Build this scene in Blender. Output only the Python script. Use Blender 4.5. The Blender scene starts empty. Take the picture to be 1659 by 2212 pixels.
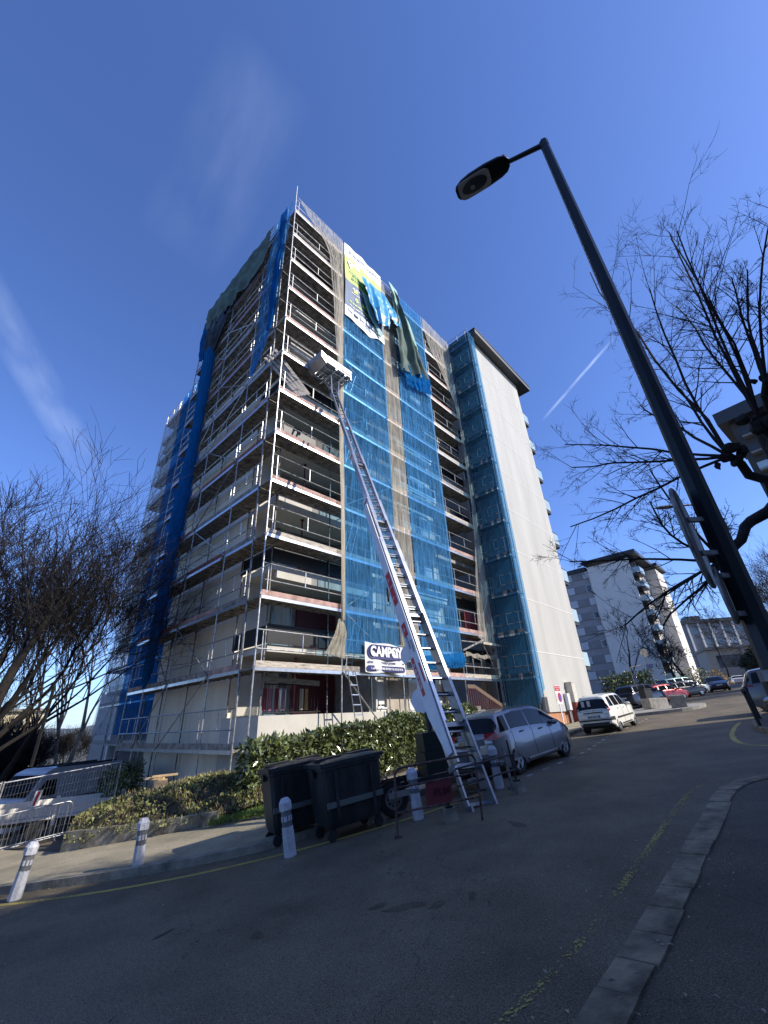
import bpy, bmesh, math, random, zlib
from mathutils import Vector, Matrix, noise
random.seed(7)
sc = bpy.context.scene
COL = sc.collection
rad = math.radians
# ------------------------------------------------------------------ camera, sky, sun, exposure
PITCH, ROLL, FPX = rad(26.545), rad(-2.903), 1620.0
fwd = Vector((0, math.cos(PITCH), math.sin(PITCH)))
_up = Vector((0, -math.sin(PITCH), math.cos(PITCH)))
_rt = Vector((1, 0, 0))
cam_r = math.cos(ROLL)*_rt + math.sin(ROLL)*_up
cam_u = -math.sin(ROLL)*_rt + math.cos(ROLL)*_up
cd = bpy.data.cameras.new('camera'); cam = bpy.data.objects.new('camera', cd); COL.objects.link(cam)
cam.matrix_world = Matrix(((cam_r.x, cam_u.x, -fwd.x, 0), (cam_r.y, cam_u.y, -fwd.y, 0), (cam_r.z, cam_u.z, -fwd.z, 0), (0, 0, 0, 1)))
cd.sensor_fit = 'VERTICAL'; cd.sensor_height = 36.0; cd.sensor_width = 27.0
cd.lens = 36.0*FPX/4032.0; cd.clip_start = 0.05; cd.clip_end = 3000
sc.camera = cam
SUN_AZ, SUN_EL = 107.0, 36.0      # azimuth clockwise from +Y
S = Vector((math.sin(rad(SUN_AZ))*math.cos(rad(SUN_EL)), math.cos(rad(SUN_AZ))*math.cos(rad(SUN_EL)), math.sin(rad(SUN_EL))))
ld = bpy.data.lights.new('sun', 'SUN'); ld.energy = 4.9; ld.angle = rad(0.5); ld.color = (1.0, 0.93, 0.82)
lo = bpy.data.objects.new('sun', ld); COL.objects.link(lo); lo.rotation_euler = S.to_track_quat('Z', 'Y').to_euler()
W = bpy.data.worlds.new('World'); sc.world = W; W.use_nodes = True
nt = W.node_tree; nt.nodes.clear()
def wn(t, **k):
    n = nt.nodes.new(t)
    for a, b in k.items(): setattr(n, a, b)
    return n
wo = wn('ShaderNodeOutputWorld'); bg = wn('ShaderNodeBackground'); sky = wn('ShaderNodeTexSky', sky_type='NISHITA')
sky.sun_disc = False; sky.sun_elevation = rad(SUN_EL); sky.sun_rotation = rad(SUN_AZ); sky.altitude = 400
sky.air_density = 1.0; sky.dust_density = 0.8; sky.ozone_density = 1.6
bg.inputs['Strength'].default_value = 0.093
tc = wn('ShaderNodeTexCoord')
# thin high cloud: streaks of cirrus and an aircraft trail, laid on the sky by direction
def wmath(op, a, b=None, clamp=False):
    n = wn('ShaderNodeMath', operation=op); n.use_clamp = clamp
    for i, v in enumerate((a, b)):
        if v is None: continue
        if isinstance(v, (int, float)): n.inputs[i].default_value = v
        else: nt.links.new(v, n.inputs[i])
    return n.outputs[0]
def wdot(vec):
    n = wn('ShaderNodeVectorMath', operation='DOT_PRODUCT'); nt.links.new(tc.outputs['Generated'], n.inputs[0]); n.inputs[1].default_value = vec
    return n.outputs['Value']
def skydir(x, y):
    return (fwd + cam_r*((x-829.5)*1.8228/FPX) - cam_u*((y-1106)*1.8228/FPX)).normalized()
def streak(p, q, width, taper, dens, nscale, stretch):
    a, b = skydir(*p), skydir(*q); nrm = a.cross(b).normalized(); mid = (a+b).normalized(); t = nrm.cross(mid).normalized()
    half = math.sin(a.angle(b)/2)
    d = wdot(nrm); s = wdot(t); m = wdot(mid)
    e = wmath('MULTIPLY_ADD', s, taper); nt.nodes[-1].inputs[2].default_value = width
    g = wmath('DIVIDE', d, e); g = wmath('POWER', wmath('ABSOLUTE', g), 2.0); g = wmath('SUBTRACT', 1.0, g, True)
    l = wmath('DIVIDE', s, half); l = wmath('POWER', wmath('ABSOLUTE', l), 4.0); l = wmath('SUBTRACT', 1.0, l, True)
    f = wmath('GREATER_THAN', m, 0.1)
    no = wn('ShaderNodeTexNoise'); no.inputs['Scale'].default_value = nscale; no.inputs['Detail'].default_value = 5
    mp = wn('ShaderNodeCombineXYZ'); nt.links.new(wmath('MULTIPLY', d, stretch), mp.inputs[0]); nt.links.new(s, mp.inputs[1]); nt.links.new(m, mp.inputs[2])
    nt.links.new(mp.outputs[0], no.inputs['Vector'])
    nn_ = wmath('MULTIPLY', wmath('SUBTRACT', no.outputs['Fac'], 0.32, True), 2.2)
    o = wmath('MULTIPLY', wmath('MULTIPLY', wmath('MULTIPLY', g, l), f), wmath('MULTIPLY', nn_, dens))
    return o
c1 = streak((-70, 560), (215, 1050), 0.034, 0.0, 0.26, 9, 2.5)
c2 = streak((600, 130), (390, 560), 0.085, 0.0, 0.10, 5, 2.5)
c3 = streak((1170, 910), (1330, 725), 0.0036, 0.0, 0.75, 14, 3)
tot = wmath('ADD', wmath('ADD', c1, c2), c3, True)
mx = wn('ShaderNodeMix', data_type='RGBA'); tint = wn('ShaderNodeMix', data_type='RGBA', blend_type='MULTIPLY'); tint.inputs[0].default_value = 1; nt.links.new(sky.outputs[0], tint.inputs[6]); tint.inputs[7].default_value = (1.07, 1.36, 2.12, 1)
nt.links.new(tot, mx.inputs[0]); nt.links.new(tint.outputs[2], mx.inputs[6]); mx.inputs[7].default_value = (7.0, 8.5, 12, 1)
nt.links.new(mx.outputs[2], bg.inputs['Color']); nt.links.new(bg.outputs[0], wo.inputs['Surface'])
sc.view_settings.view_transform = 'Standard'; sc.view_settings.look = 'None'; sc.view_settings.exposure = 0.30; sc.view_settings.gamma = 1.0
sc.render.resolution_x = 768; sc.render.resolution_y = 1024
sc.render.engine = 'CYCLES'; sc.cycles.transparent_max_bounces = 24; sc.cycles.max_bounces = 6

# ------------------------------------------------------------------ materials
MATS = {}
def mat(name, col, rough=.7, metal=0., var=.12, scale=6., bump=0., bscale=None, spec=.5, col2=None, thr=None, coord='Object', stretch=None, coat=0., trans=0.):
    if name in MATS: return MATS[name]
    m = bpy.data.materials.new(name); m.use_nodes = True; n = m.node_tree.nodes; l = m.node_tree.links
    b = n['Principled BSDF']; b.inputs['Roughness'].default_value = rough; b.inputs['Metallic'].default_value = metal
    b.inputs['Specular IOR Level'].default_value = spec; b.inputs['Coat Weight'].default_value = coat; b.inputs['Coat Roughness'].default_value = .05
    t = n.new('ShaderNodeTexCoord'); no = n.new('ShaderNodeTexNoise'); no.inputs['Scale'].default_value = scale; no.inputs['Detail'].default_value = 6; no.inputs['Roughness'].default_value = .62
    src = t.outputs[coord]
    if stretch:
        mp = n.new('ShaderNodeMapping'); mp.inputs['Scale'].default_value = stretch; l.new(src, mp.inputs[0]); src = mp.outputs[0]
    l.new(src, no.inputs['Vector'])
    r = n.new('ShaderNodeValToRGB')
    c2_ = col2 if col2 else tuple(max(0, c*(1-2*var)) for c in col)
    c1_ = col if col2 else tuple(min(1, c*(1+var)) for c in col)
    lo_, hi_ = thr if thr else (.3, .7)
    r.color_ramp.elements[0].position = lo_; r.color_ramp.elements[0].color = (*c2_, 1)
    r.color_ramp.elements[1].position = hi_; r.color_ramp.elements[1].color = (*c1_, 1)
    l.new(no.outputs['Fac'], r.inputs[0]); l.new(r.outputs[0], b.inputs['Base Color'])
    if bump:
        n2 = n.new('ShaderNodeTexNoise'); n2.inputs['Scale'].default_value = bscale or scale*8; n2.inputs['Detail'].default_value = 4; l.new(src, n2.inputs['Vector'])
        bp = n.new('ShaderNodeBump'); bp.inputs['Strength'].default_value = bump; bp.inputs['Distance'].default_value = .02
        l.new(n2.outputs['Fac'], bp.inputs['Height']); l.new(bp.outputs[0], b.inputs['Normal'])
    MATS[name] = m; return m
def netmat(name, col, alpha, see=(1, 1, 1), tl=.5, vs=.25):
    m = bpy.data.materials.new(name); m.use_nodes = True; n = m.node_tree.nodes; l = m.node_tree.links
    n.clear(); o = n.new('ShaderNodeOutputMaterial'); mixa = n.new('ShaderNodeMixShader'); mixb = n.new('ShaderNodeMixShader')
    tr = n.new('ShaderNodeBsdfTransparent'); tr.inputs[0].default_value = (*see, 1)
    di = n.new('ShaderNodeBsdfDiffuse'); ts = n.new('ShaderNodeBsdfTranslucent')
    t = n.new('ShaderNodeTexCoord'); mp = n.new('ShaderNodeMapping'); mp.inputs['Scale'].default_value = (9, 9, .7); l.new(t.outputs['Object'], mp.inputs[0])
    no = n.new('ShaderNodeTexNoise'); no.inputs['Scale'].default_value = 1.3; no.inputs['Detail'].default_value = 5; l.new(mp.outputs[0], no.inputs['Vector'])
    r = n.new('ShaderNodeValToRGB'); r.color_ramp.elements[0].position = .3; r.color_ramp.elements[1].position = .7
    r.color_ramp.elements[0].color = (*[c*.72 for c in col], 1); r.color_ramp.elements[1].color = (*[min(1, c*1.15) for c in col], 1)
    l.new(no.outputs['Fac'], r.inputs[0]); l.new(r.outputs[0], di.inputs[0]); l.new(r.outputs[0], ts.inputs[0])
    mr = n.new('ShaderNodeMapRange'); mr.inputs['From Min'].default_value = .3; mr.inputs['From Max'].default_value = .7
    mr.inputs['To Min'].default_value = alpha-vs*alpha; mr.inputs['To Max'].default_value = min(.97, alpha+vs*(1-alpha)); l.new(no.outputs['Fac'], mr.inputs[0])
    mixb.inputs[0].default_value = tl; l.new(di.outputs[0], mixb.inputs[1]); l.new(ts.outputs[0], mixb.inputs[2])
    l.new(mr.outputs[0], mixa.inputs[0]); l.new(tr.outputs[0], mixa.inputs[1]); l.new(mixb.outputs[0], mixa.inputs[2]); l.new(mixa.outputs[0], o.inputs[0])
    return m
def asphalt(name, base, speck, warm=(1, 1, 1)):
    m = bpy.data.materials.new(name); m.use_nodes = True; n = m.node_tree.nodes; l = m.node_tree.links; b = n['Principled BSDF']
    b.inputs['Roughness'].default_value = .78; b.inputs['Specular IOR Level'].default_value = .3
    t = n.new('ShaderNodeTexCoord')
    v = n.new('ShaderNodeTexVoronoi'); v.inputs['Scale'].default_value = 55; l.new(t.outputs['Object'], v.inputs['Vector'])
    a = n.new('ShaderNodeTexNoise'); a.inputs['Scale'].default_value = 90; a.inputs['Detail'].default_value = 3; l.new(t.outputs['Object'], a.inputs['Vector'])
    g = n.new('ShaderNodeTexNoise'); g.inputs['Scale'].default_value = .7; g.inputs['Detail'].default_value = 7; g.inputs['Roughness'].default_value = .6; l.new(t.outputs['Object'], g.inputs['Vector'])
    r1 = n.new('ShaderNodeValToRGB'); r1.color_ramp.elements[0].position = .35; r1.color_ramp.elements[1].position = .72
    r1.color_ramp.elements[0].color = (*[base*.45*w for w in warm], 1); r1.color_ramp.elements[1].color = (*[speck*w for w in warm], 1)
    l.new(a.outputs['Fac'], r1.inputs[0])
    r2 = n.new('ShaderNodeValToRGB'); r2.color_ramp.elements[0].position = .34; r2.color_ramp.elements[0].color = (.66, .66, .66, 1); r2.color_ramp.elements[1].position = .62; r2.color_ramp.elements[1].color = (1.15, 1.13, 1.1, 1)
    l.new(g.outputs['Fac'], r2.inputs[0])
    mm = n.new('ShaderNodeMix'); mm.data_type = 'RGBA'; mm.blend_type = 'MULTIPLY'; mm.inputs[0].default_value = 1; l.new(r1.outputs[0], mm.inputs[6]); l.new(r2.outputs[0], mm.inputs[7])
    r3 = n.new('ShaderNodeValToRGB'); r3.color_ramp.elements[0].position = 0; r3.color_ramp.elements[0].color = (1, 1, 1, 1); r3.color_ramp.elements[1].position = .12; r3.color_ramp.elements[1].color = (0, 0, 0, 1)
    w = n.new('ShaderNodeTexWhiteNoise'); l.new(v.outputs['Position'], w.inputs['Vector'])
    gt = n.new('ShaderNodeMath'); gt.operation = 'GREATER_THAN'; gt.inputs[1].default_value = .86; l.new(w.outputs['Value'], gt.inputs[0])
    ml = n.new('ShaderNodeMath'); ml.operation = 'MULTIPLY'; l.new(gt.outputs[0], ml.inputs[0]); l.new(r3.outputs[0], ml.inputs[1]); l.new(v.outputs['Distance'], r3.inputs[0])
    m2 = n.new('ShaderNodeMix'); m2.data_type = 'RGBA'; l.new(ml.outputs[0], m2.inputs[0]); l.new(mm.outputs[2], m2.inputs[6]); m2.inputs[7].default_value = (*[speck*2.6*w for w in warm], 1)
    # thin cracks
    cr = n.new('ShaderNodeTexVoronoi'); cr.feature = 'DISTANCE_TO_EDGE'; cr.inputs['Scale'].default_value = .33
    ns = n.new('ShaderNodeTexNoise'); ns.inputs['Scale'].default_value = 2.5; ns.inputs['Detail'].default_value = 6; l.new(t.outputs['Object'], ns.inputs['Vector'])
    va = n.new('ShaderNodeVectorMath'); va.operation = 'MULTIPLY_ADD'; l.new(ns.outputs['Color'], va.inputs[0]); va.inputs[1].default_value = (.9, .9, .9); l.new(t.outputs['Object'], va.inputs[2]); l.new(va.outputs[0], cr.inputs['Vector'])
    lt = n.new('ShaderNodeMath'); lt.operation = 'LESS_THAN'; lt.inputs[1].default_value = .0013; l.new(cr.outputs['Distance'], lt.inputs[0])
    m3 = n.new('ShaderNodeMix'); m3.data_type = 'RGBA'; l.new(lt.outputs[0], m3.inputs[0]); l.new(m2.outputs[2], m3.inputs[6]); m3.inputs[7].default_value = (base*.35,)*3+(1,)
    l.new(m3.outputs[2], b.inputs['Base Color'])
    bp = n.new('ShaderNodeBump'); bp.inputs['Strength'].default_value = .5; bp.inputs['Distance'].default_value = .006; l.new(a.outputs['Fac'], bp.inputs['Height']); l.new(bp.outputs[0], b.inputs['Normal'])
    MATS[name] = m; return m
def paintmat(name, col, wear, under):
    m = bpy.data.materials.new(name); m.use_nodes = True; n = m.node_tree.nodes; l = m.node_tree.links; b = n['Principled BSDF']; b.inputs['Roughness'].default_value = .7
    t = n.new('ShaderNodeTexCoord'); a = n.new('ShaderNodeTexNoise'); a.inputs['Scale'].default_value = 38; a.inputs['Detail'].default_value = 6; l.new(t.outputs['Object'], a.inputs['Vector'])
    g = n.new('ShaderNodeTexNoise'); g.inputs['Scale'].default_value = 1.1; g.inputs['Detail'].default_value = 3; l.new(t.outputs['Object'], g.inputs['Vector'])
    ad = n.new('ShaderNodeMath'); ad.operation = 'MULTIPLY_ADD'; l.new(g.outputs['Fac'], ad.inputs[0]); ad.inputs[1].default_value = .55; l.new(a.outputs['Fac'], ad.inputs[2])
    gt = n.new('ShaderNodeMath'); gt.operation = 'GREATER_THAN'; gt.inputs[1].default_value = wear; l.new(ad.outputs[0], gt.inputs[0])
    b.inputs['Base Color'].default_value = (*col, 1); tr = n.new('ShaderNodeBsdfTransparent'); ms = n.new('ShaderNodeMixShader')
    l.new(gt.outputs[0], ms.inputs[0]); l.new(tr.outputs[0], ms.inputs[1]); l.new(b.outputs[0], ms.inputs[2]); l.new(ms.outputs[0], n['Material Output'].inputs[0])
    return m

M_asph = asphalt('asphalt', .098, .21, (1.22, 1.0, .66)); M_pave = asphalt('pavement_asphalt', .30, .48, (1.14, 1, .68)); M_paveR = asphalt('old_asphalt', .055, .13, (1.2, 1.0, .68))
M_ground = mat('ground_mix', (.09, .085, .06), .9, var=.35, scale=.6)
M_kerb = mat('kerb_stone', (.23, .185, .115), .85, var=.38, scale=3.5, bump=.5, bscale=60)
M_conc = mat('concrete', (.3, .28, .24), .9, var=.22, scale=2.5, bump=.3)
M_concd = mat('weathered_concrete', (.25, .23, .18), .9, var=.35, scale=2.2, bump=.4)
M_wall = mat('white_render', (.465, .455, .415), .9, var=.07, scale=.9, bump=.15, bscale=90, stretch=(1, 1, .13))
M_wallg = mat('insulation_panel', (.86, .76, .60), .92, var=.09, scale=.9, bump=.2, bscale=60, stretch=(1, 1, .2))
M_wallw = mat('white_plaster', (.56, .535, .47), .9, var=.07, scale=1.2, bump=.15)
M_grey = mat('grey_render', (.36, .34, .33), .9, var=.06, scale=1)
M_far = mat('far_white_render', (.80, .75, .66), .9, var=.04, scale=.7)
M_fard = mat('far_grey_render', (.27, .26, .25), .9, var=.08, scale=.7)
M_tan = mat('tan_blockwork', (.42, .37, .30), .9, var=.16, scale=1.6, bump=.3)
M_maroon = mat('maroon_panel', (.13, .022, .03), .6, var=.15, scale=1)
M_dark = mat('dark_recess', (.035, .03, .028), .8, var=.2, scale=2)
M_black = mat('black_paint', (.012, .012, .013), .5, var=.2)
M_slab = mat('soffit_concrete', (.36, .34, .31), .9, var=.2, scale=1.3)
M_roof = mat('dark_fascia', (.035, .037, .042), .45, var=.15)
M_galv = mat('galvanised_steel', (.50, .50, .49), .42, .75, var=.28, scale=7)
M_galvd = mat('dirty_steel', (.30, .29, .27), .6, .5, var=.45, scale=5, bump=.1)
M_deck = mat('scaffold_deck', (.30, .27, .23), .85, .1, var=.4, scale=4, bump=.5, bscale=70)
M_wood = [mat('pale_board', (.52, .46, .38), .85, var=.3, scale=3, stretch=(1, 1, 6)), mat('pink_board', (.50, .32, .27), .85, var=.3, scale=2.2), mat('grey_board', (.33, .29, .25), .85, var=.35, scale=3), mat('red_board', (.30, .09, .06), .8, var=.3, scale=3)]
M_alu = mat('aluminium', (.62, .63, .65), .33, .9, var=.1, scale=4)
M_alud = mat('aluminium_dull', (.36, .38, .41), .4, .85, var=.2, scale=3)
M_whitep = mat('white_lacquer', (.74, .75, .77), .35, var=.05, scale=3)
M_red = mat('red_sticker', (.55, .03, .04), .45, var=.1)
M_steeld = mat('dark_steel', (.03, .031, .033), .5, .2, var=.3)
M_rust = mat('rusty_tube', (.13, .075, .07), .7, .2, var=.5, scale=12, bump=.2)
M_glass = mat('dark_glass', (.02, .024, .03), .06, var=.2, spec=1.0)
M_glassb = mat('window_glass', (.10, .12, .14), .08, var=.5, scale=.9, spec=1.0)
M_curt = mat('white_curtain', (.62, .62, .62), .9, var=.12, scale=9, stretch=(6, 6, .3))
M_shut = mat('white_shutter', (.68, .69, .68), .7, var=.05)
M_cream = mat('cream_net', (.55, .5, .42), .95)
M_lglass = mat('balcony_glass', (.42, .52, .52), .15, var=.06, spec=.9)
M_bark = mat('shaded_bark', (.018, .015, .013), .95, var=.4, scale=9, bump=.5)  # set darker than real bark, the shade on the trees is in the colour
M_barkl = mat('pale_bark', (.22, .17, .12), .95, var=.45, scale=5, bump=.4)
M_twig = mat('twigs', (.022, .017, .015), .95, var=.3, scale=3)
M_twigl = mat('pale_twigs', (.19, .14, .11), .95, var=.3, scale=3)
M_rubber = mat('rubber', (.018, .018, .019), .8, var=.2, scale=20)
M_binb = mat('bin_plastic', (.022, .025, .027), .5, var=.45, scale=3, bump=.15, stretch=(1, 1, .4))
M_binl = mat('bin_lid_plastic', (.030, .034, .038), .4, var=.25, scale=6)
M_lamp = mat('lamp_paint', (.008, .012, .016), .45, var=.2, scale=3, spec=.3)
M_leaf = mat('laurel_leaf', (.15, .185, .06), .27, var=.4, scale=2.5, spec=.9)
M_leaf2 = mat('ivy_leaf', (.21, .22, .07), .55, var=.5, scale=2.2)
M_dry = mat('dry_grass', (.42, .32, .17), .9, var=.35, scale=4)
M_soil = mat('soil', (.06, .045, .03), .95, var=.4, scale=3, bump=.6)
M_blue = netmat('blue_net', (.11, .38, .76), .39, (.50, .77, .95), .5, .35)
M_blued = netmat('blue_net_gathered', (.02, .20, .50), .86, (.4, .7, 1.0), .55, .1)
M_bluer = netmat('blue_net_shaded', (.04, .26, .66), .58, (.42, .72, .95), .6, .3)  # denser copy of the blue net, rear gable shade put into its colour
M_bluet = netmat('blue_net_thin_shaded', (.04, .20, .34), .27, (.50, .72, .82), .45, .3)  # thinner net, with the shade of the tower side put into its colour
M_white = netmat('white_net', (.72, .68, .60), .50, (1, .98, .94), .5, .4)
M_whited = netmat('white_net_gathered', (.66, .61, .50), .86, (1, .97, .9), .5, .25)
M_whitet = netmat('white_net_thin', (.60, .62, .64), .33, (1, 1, 1), .5, .5)
M_whiteb = netmat('cream_net_sheet', (.66, .60, .50), .60, (1, .96, .88), .5, .3)
M_satin = mat('satin_blue_sheet', (.04, .30, .52), .38, var=.08, scale=2, spec=.9)
M_green = mat('green_tarp', (.075, .12, .09), .75, var=.3, scale=1.5)
M_teal = mat('teal_tarp', (.22, .45, .42), .6, var=.15, scale=1.5)
M_banner = mat('banner_cloth', (.72, .73, .72), .6, var=.04, scale=2)
M_lime = mat('banner_green', (.42, .54, .10), .6, var=.06, scale=2)
M_navy = mat('banner_navy', (.07, .115, .21), .6, var=.1, scale=2)
M_ink = mat('navy_ink', (.02, .025, .14), .6, var=.1)
M_yel = paintmat('worn_yellow', (.36, .29, .07), .865, (.11, .095, .078)); M_yel2 = paintmat('solid_yellow', (.44, .34, .07), .68, (.11, .095, .078)); M_whl = paintmat('worn_white', (.50, .48, .45), .74, (.11, .095, .078))
M_boll = mat('plastic_wrap', (.50, .51, .55), .45, var=.15, scale=7, bump=.5, bscale=25)
M_bollg = mat('grey_band', (.13, .135, .15), .5, var=.2, scale=8)
M_term = mat('terracotta_base', (.5, .24, .13), .9, var=.15, scale=2)
M_cutw = mat('cut_wood', (.62, .45, .25), .8, var=.2, scale=14)
def plain(name, col, rough=.5, metal=0, coat=0, var=.05): return mat(name, col, rough, metal, var, 3., coat=coat)

# ------------------------------------------------------------------ mesh builder
class MB:
    def __init__(s): s.v = []; s.f = []
    def add(s, vs, fs):
        o = len(s.v); s.v += [tuple(v) for v in vs]; s.f += [tuple(i+o for i in f) for f in fs]; return s
    def bx(s, x0, x1, y0, y1, z0, z1):
        return s.add([(x0, y0, z0), (x1, y0, z0), (x1, y1, z0), (x0, y1, z0), (x0, y0, z1), (x1, y0, z1), (x1, y1, z1), (x0, y1, z1)],
                     [(3, 2, 1, 0), (4, 5, 6, 7), (0, 1, 5, 4), (1, 2, 6, 5), (2, 3, 7, 6), (3, 0, 4, 7)])
    def quad(s, *p): return s.add(p, [tuple(range(len(p)))])
    def frame(s, p, q):
        d = (Vector(q)-Vector(p)); L = d.length; d = d/L if L > 1e-9 else Vector((0, 0, 1))
        a = Vector((0, 0, 1)) if abs(d.z) < .95 else Vector((1, 0, 0))
        x = d.cross(a).normalized(); y = x.cross(d).normalized(); return Vector(p), Vector(q), d, x, y
    def tube(s, p, q, r, n=6, r2=None, cap=True):
        r2 = r if r2 is None else r2; p, q, d, x, y = s.frame(p, q); vs = []
        for P, R in ((p, r), (q, r2)):
            for i in range(n):
                a = 2*math.pi*i/n; vs.append(P+x*(R*math.cos(a))+y*(R*math.sin(a)))
        fs = [(i, (i+1) % n, n+(i+1) % n, n+i) for i in range(n)]
        if cap: fs += [tuple(range(n))[::-1], tuple(range(n, 2*n))]
        return s.add(vs, fs)
    def path(s, pts, r, n=6, closed=False):
        pts = [Vector(p) for p in pts]; R = r if isinstance(r, (list, tuple)) else [r]*len(pts); vs = []; fs = []
        N = len(pts); prevx = None
        for k, P in enumerate(pts):
            if closed: d = pts[(k+1) % N]-pts[k-1]
            else: d = pts[min(k+1, N-1)]-pts[max(k-1, 0)]
            d.normalize()
            if prevx is None:
                a = Vector((0, 0, 1)) if abs(d.z) < .9 else Vector((1, 0, 0)); x = d.cross(a).normalized()
            else: x = (prevx-d*prevx.dot(d)).normalized()
            prevx = x; y = d.cross(x)
            for i in range(n):
                a = 2*math.pi*i/n; vs.append(P+x*(R[k]*math.cos(a))+y*(R[k]*math.sin(a)))
        for k in range(N if closed else N-1):
            k2 = (k+1) % N
            for i in range(n): fs.append((k*n+i, k*n+(i+1) % n, k2*n+(i+1) % n, k2*n+i))
        if not closed: fs += [tuple(range(n))[::-1], tuple(range((N-1)*n, N*n))]
        return s.add(vs, fs)
    def bar(s, p, q, w, h, up=(0, 0, 1)):
        p, q = Vector(p), Vector(q); d = (q-p).normalized(); x = d.cross(Vector(up)).normalized(); y = x.cross(d).normalized(); vs = []
        for P in (p, q):
            for a, b in ((-1, -1), (1, -1), (1, 1), (-1, 1)): vs.append(P+x*(a*w/2)+y*(b*h/2))
        return s.add(vs, [(3, 2, 1, 0), (4, 5, 6, 7), (0, 1, 5, 4), (1, 2, 6, 5), (2, 3, 7, 6), (3, 0, 4, 7)])
    def lathe(s, prof, c=(0, 0, 0), n=12, axis='z', cap=True):
        vs = []
        for r, h in prof:
            for i in range(n):
                a = 2*math.pi*i/n; u, w = r*math.cos(a), r*math.sin(a)
                v = (u, w, h) if axis == 'z' else ((u, h, w) if axis == 'y' else (h, u, w)); vs.append((c[0]+v[0], c[1]+v[1], c[2]+v[2]))
        fs = []; N = len(prof)
        for k in range(N-1):
            for i in range(n): fs.append((k*n+i, k*n+(i+1) % n, (k+1)*n+(i+1) % n, (k+1)*n+i))
        if cap: fs += [tuple(range(n))[::-1], tuple(range((N-1)*n, N*n))]
        return s.add(vs, fs)
    def grid(s, fn, nu, nv):
        vs = [fn(i/nu, j/nv) for i in range(nu+1) for j in range(nv+1)]
        return s.add(vs, [(i*(nv+1)+j, (i+1)*(nv+1)+j, (i+1)*(nv+1)+j+1, i*(nv+1)+j+1) for i in range(nu) for j in range(nv)])
    def prism(s, pts, d):
        pts = [Vector(p) for p in pts]; d = Vector(d); n = len(pts)
        return s.add(pts+[p+d for p in pts], [tuple(range(n))[::-1], tuple(range(n, 2*n))]+[(i, (i+1) % n, n+(i+1) % n, n+i) for i in range(n)])
    def build(s, name, m, parent=None, loc=None, rz=0, smooth=False, ang=35):
        me = bpy.data.meshes.new(name); me.from_pydata(s.v, [], s.f); me.materials.append(m); me.update()
        bm = bmesh.new(); bm.from_mesh(me); bmesh.ops.recalc_face_normals(bm, faces=bm.faces); bm.to_mesh(me); bm.free()
        if smooth:
            me.shade_smooth(); me.set_sharp_from_angle(angle=rad(ang))
        o = bpy.data.objects.new(name, me); COL.objects.link(o)
        if parent: o.parent = parent
        if loc is not None: o.location = loc
        if rz: o.rotation_euler = (0, 0, rz)
        return o
def tag(o, label=None, cat=None, group=None, kind=None):
    if label: o['label'] = label
    if cat: o['category'] = cat
    if group: o['group'] = group
    if kind: o['kind'] = kind
    return o
def th(name, label, cat, loc=(0, 0, 0), rz=0, group=None):
    o = bpy.data.objects.new(name, None); COL.objects.link(o); o.location = loc; o.rotation_euler = (0, 0, rz); o.empty_display_size = .2
    return tag(o, label, cat, group)
def copy_tree(o, parent=None):
    c = o.copy(); COL.objects.link(c)
    if parent: c.parent = parent
    for ch in list(o.children): copy_tree(ch, c)
    return c
def text(name, s, size, m, parent, mtx, bold=0., sx=1., ext=.004, sp=1.):
    cu = bpy.data.curves.new(name, 'FONT'); cu.body = s; cu.size = size; cu.align_x = 'CENTER'; cu.align_y = 'CENTER'; cu.offset = bold; cu.extrude = ext; cu.space_character = sp
    t = bpy.data.objects.new(name, cu); COL.objects.link(t); bpy.context.view_layer.update()
    me = bpy.data.meshes.new_from_object(t.evaluated_get(bpy.context.evaluated_depsgraph_get())); bpy.data.objects.remove(t); bpy.data.curves.remove(cu)
    me.materials.clear(); me.materials.append(m)
    me.transform(Matrix.Diagonal((sx, 1, 1, 1))); me.transform(mtx)
    o = bpy.data.objects.new(name, me); COL.objects.link(o)
    if parent: o.parent = parent
    return o
def M3(o, x, y):   # matrix placing a flat text: origin, right vector, up vector
    x = Vector(x).normalized(); y = Vector(y); y = (y-x*y.dot(x)).normalized(); z = x.cross(y)
    return Matrix(((x.x, y.x, z.x, o[0]), (x.y, y.y, z.y, o[1]), (x.z, y.z, z.z, o[2]), (0, 0, 0, 1)))

# ------------------------------------------------------------------ terrain
def _sp(t): return math.log1p(math.exp(t)) if t < 30 else t
def gz(x, y=0):
    x = max(-28., min(50., x)); return -1.85+.12*x-.043*(_sp((x-3)/1.5)*1.5)
def frange(a, b, st):
    n = max(1, int(round((b-a)/st))); return [a+(b-a)*i/n for i in range(n+1)]
def sheet(name, xs, ys, dz, m, kind='structure'):
    mb = MB(); n = len(ys); vs = [(x, y, gz(x)+dz) for x in xs for y in ys]
    fs = [(i*n+j, (i+1)*n+j, (i+1)*n+j+1, i*n+j+1) for i in range(len(xs)-1) for j in range(n-1)]
    return tag(mb.add(vs, fs).build(name, m), kind=kind)
def resample(pl, st):
    out = []; pl = [Vector((p[0], p[1])) for p in pl]
    for a, b in zip(pl, pl[1:]):
        k = max(1, int((b-a).length/st))
        out += [a+(b-a)*i/k for i in range(k)]
    return out+[pl[-1]]
def smooth2(pl, it=3):
    pl = [Vector((p[0], p[1])) for p in pl]
    for _ in range(it):
        o = [pl[0]]
        for a, b in zip(pl, pl[1:]): o += [a*.75+b*.25, a*.25+b*.75]
        pl = o+[pl[-1]]
    return pl
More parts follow.
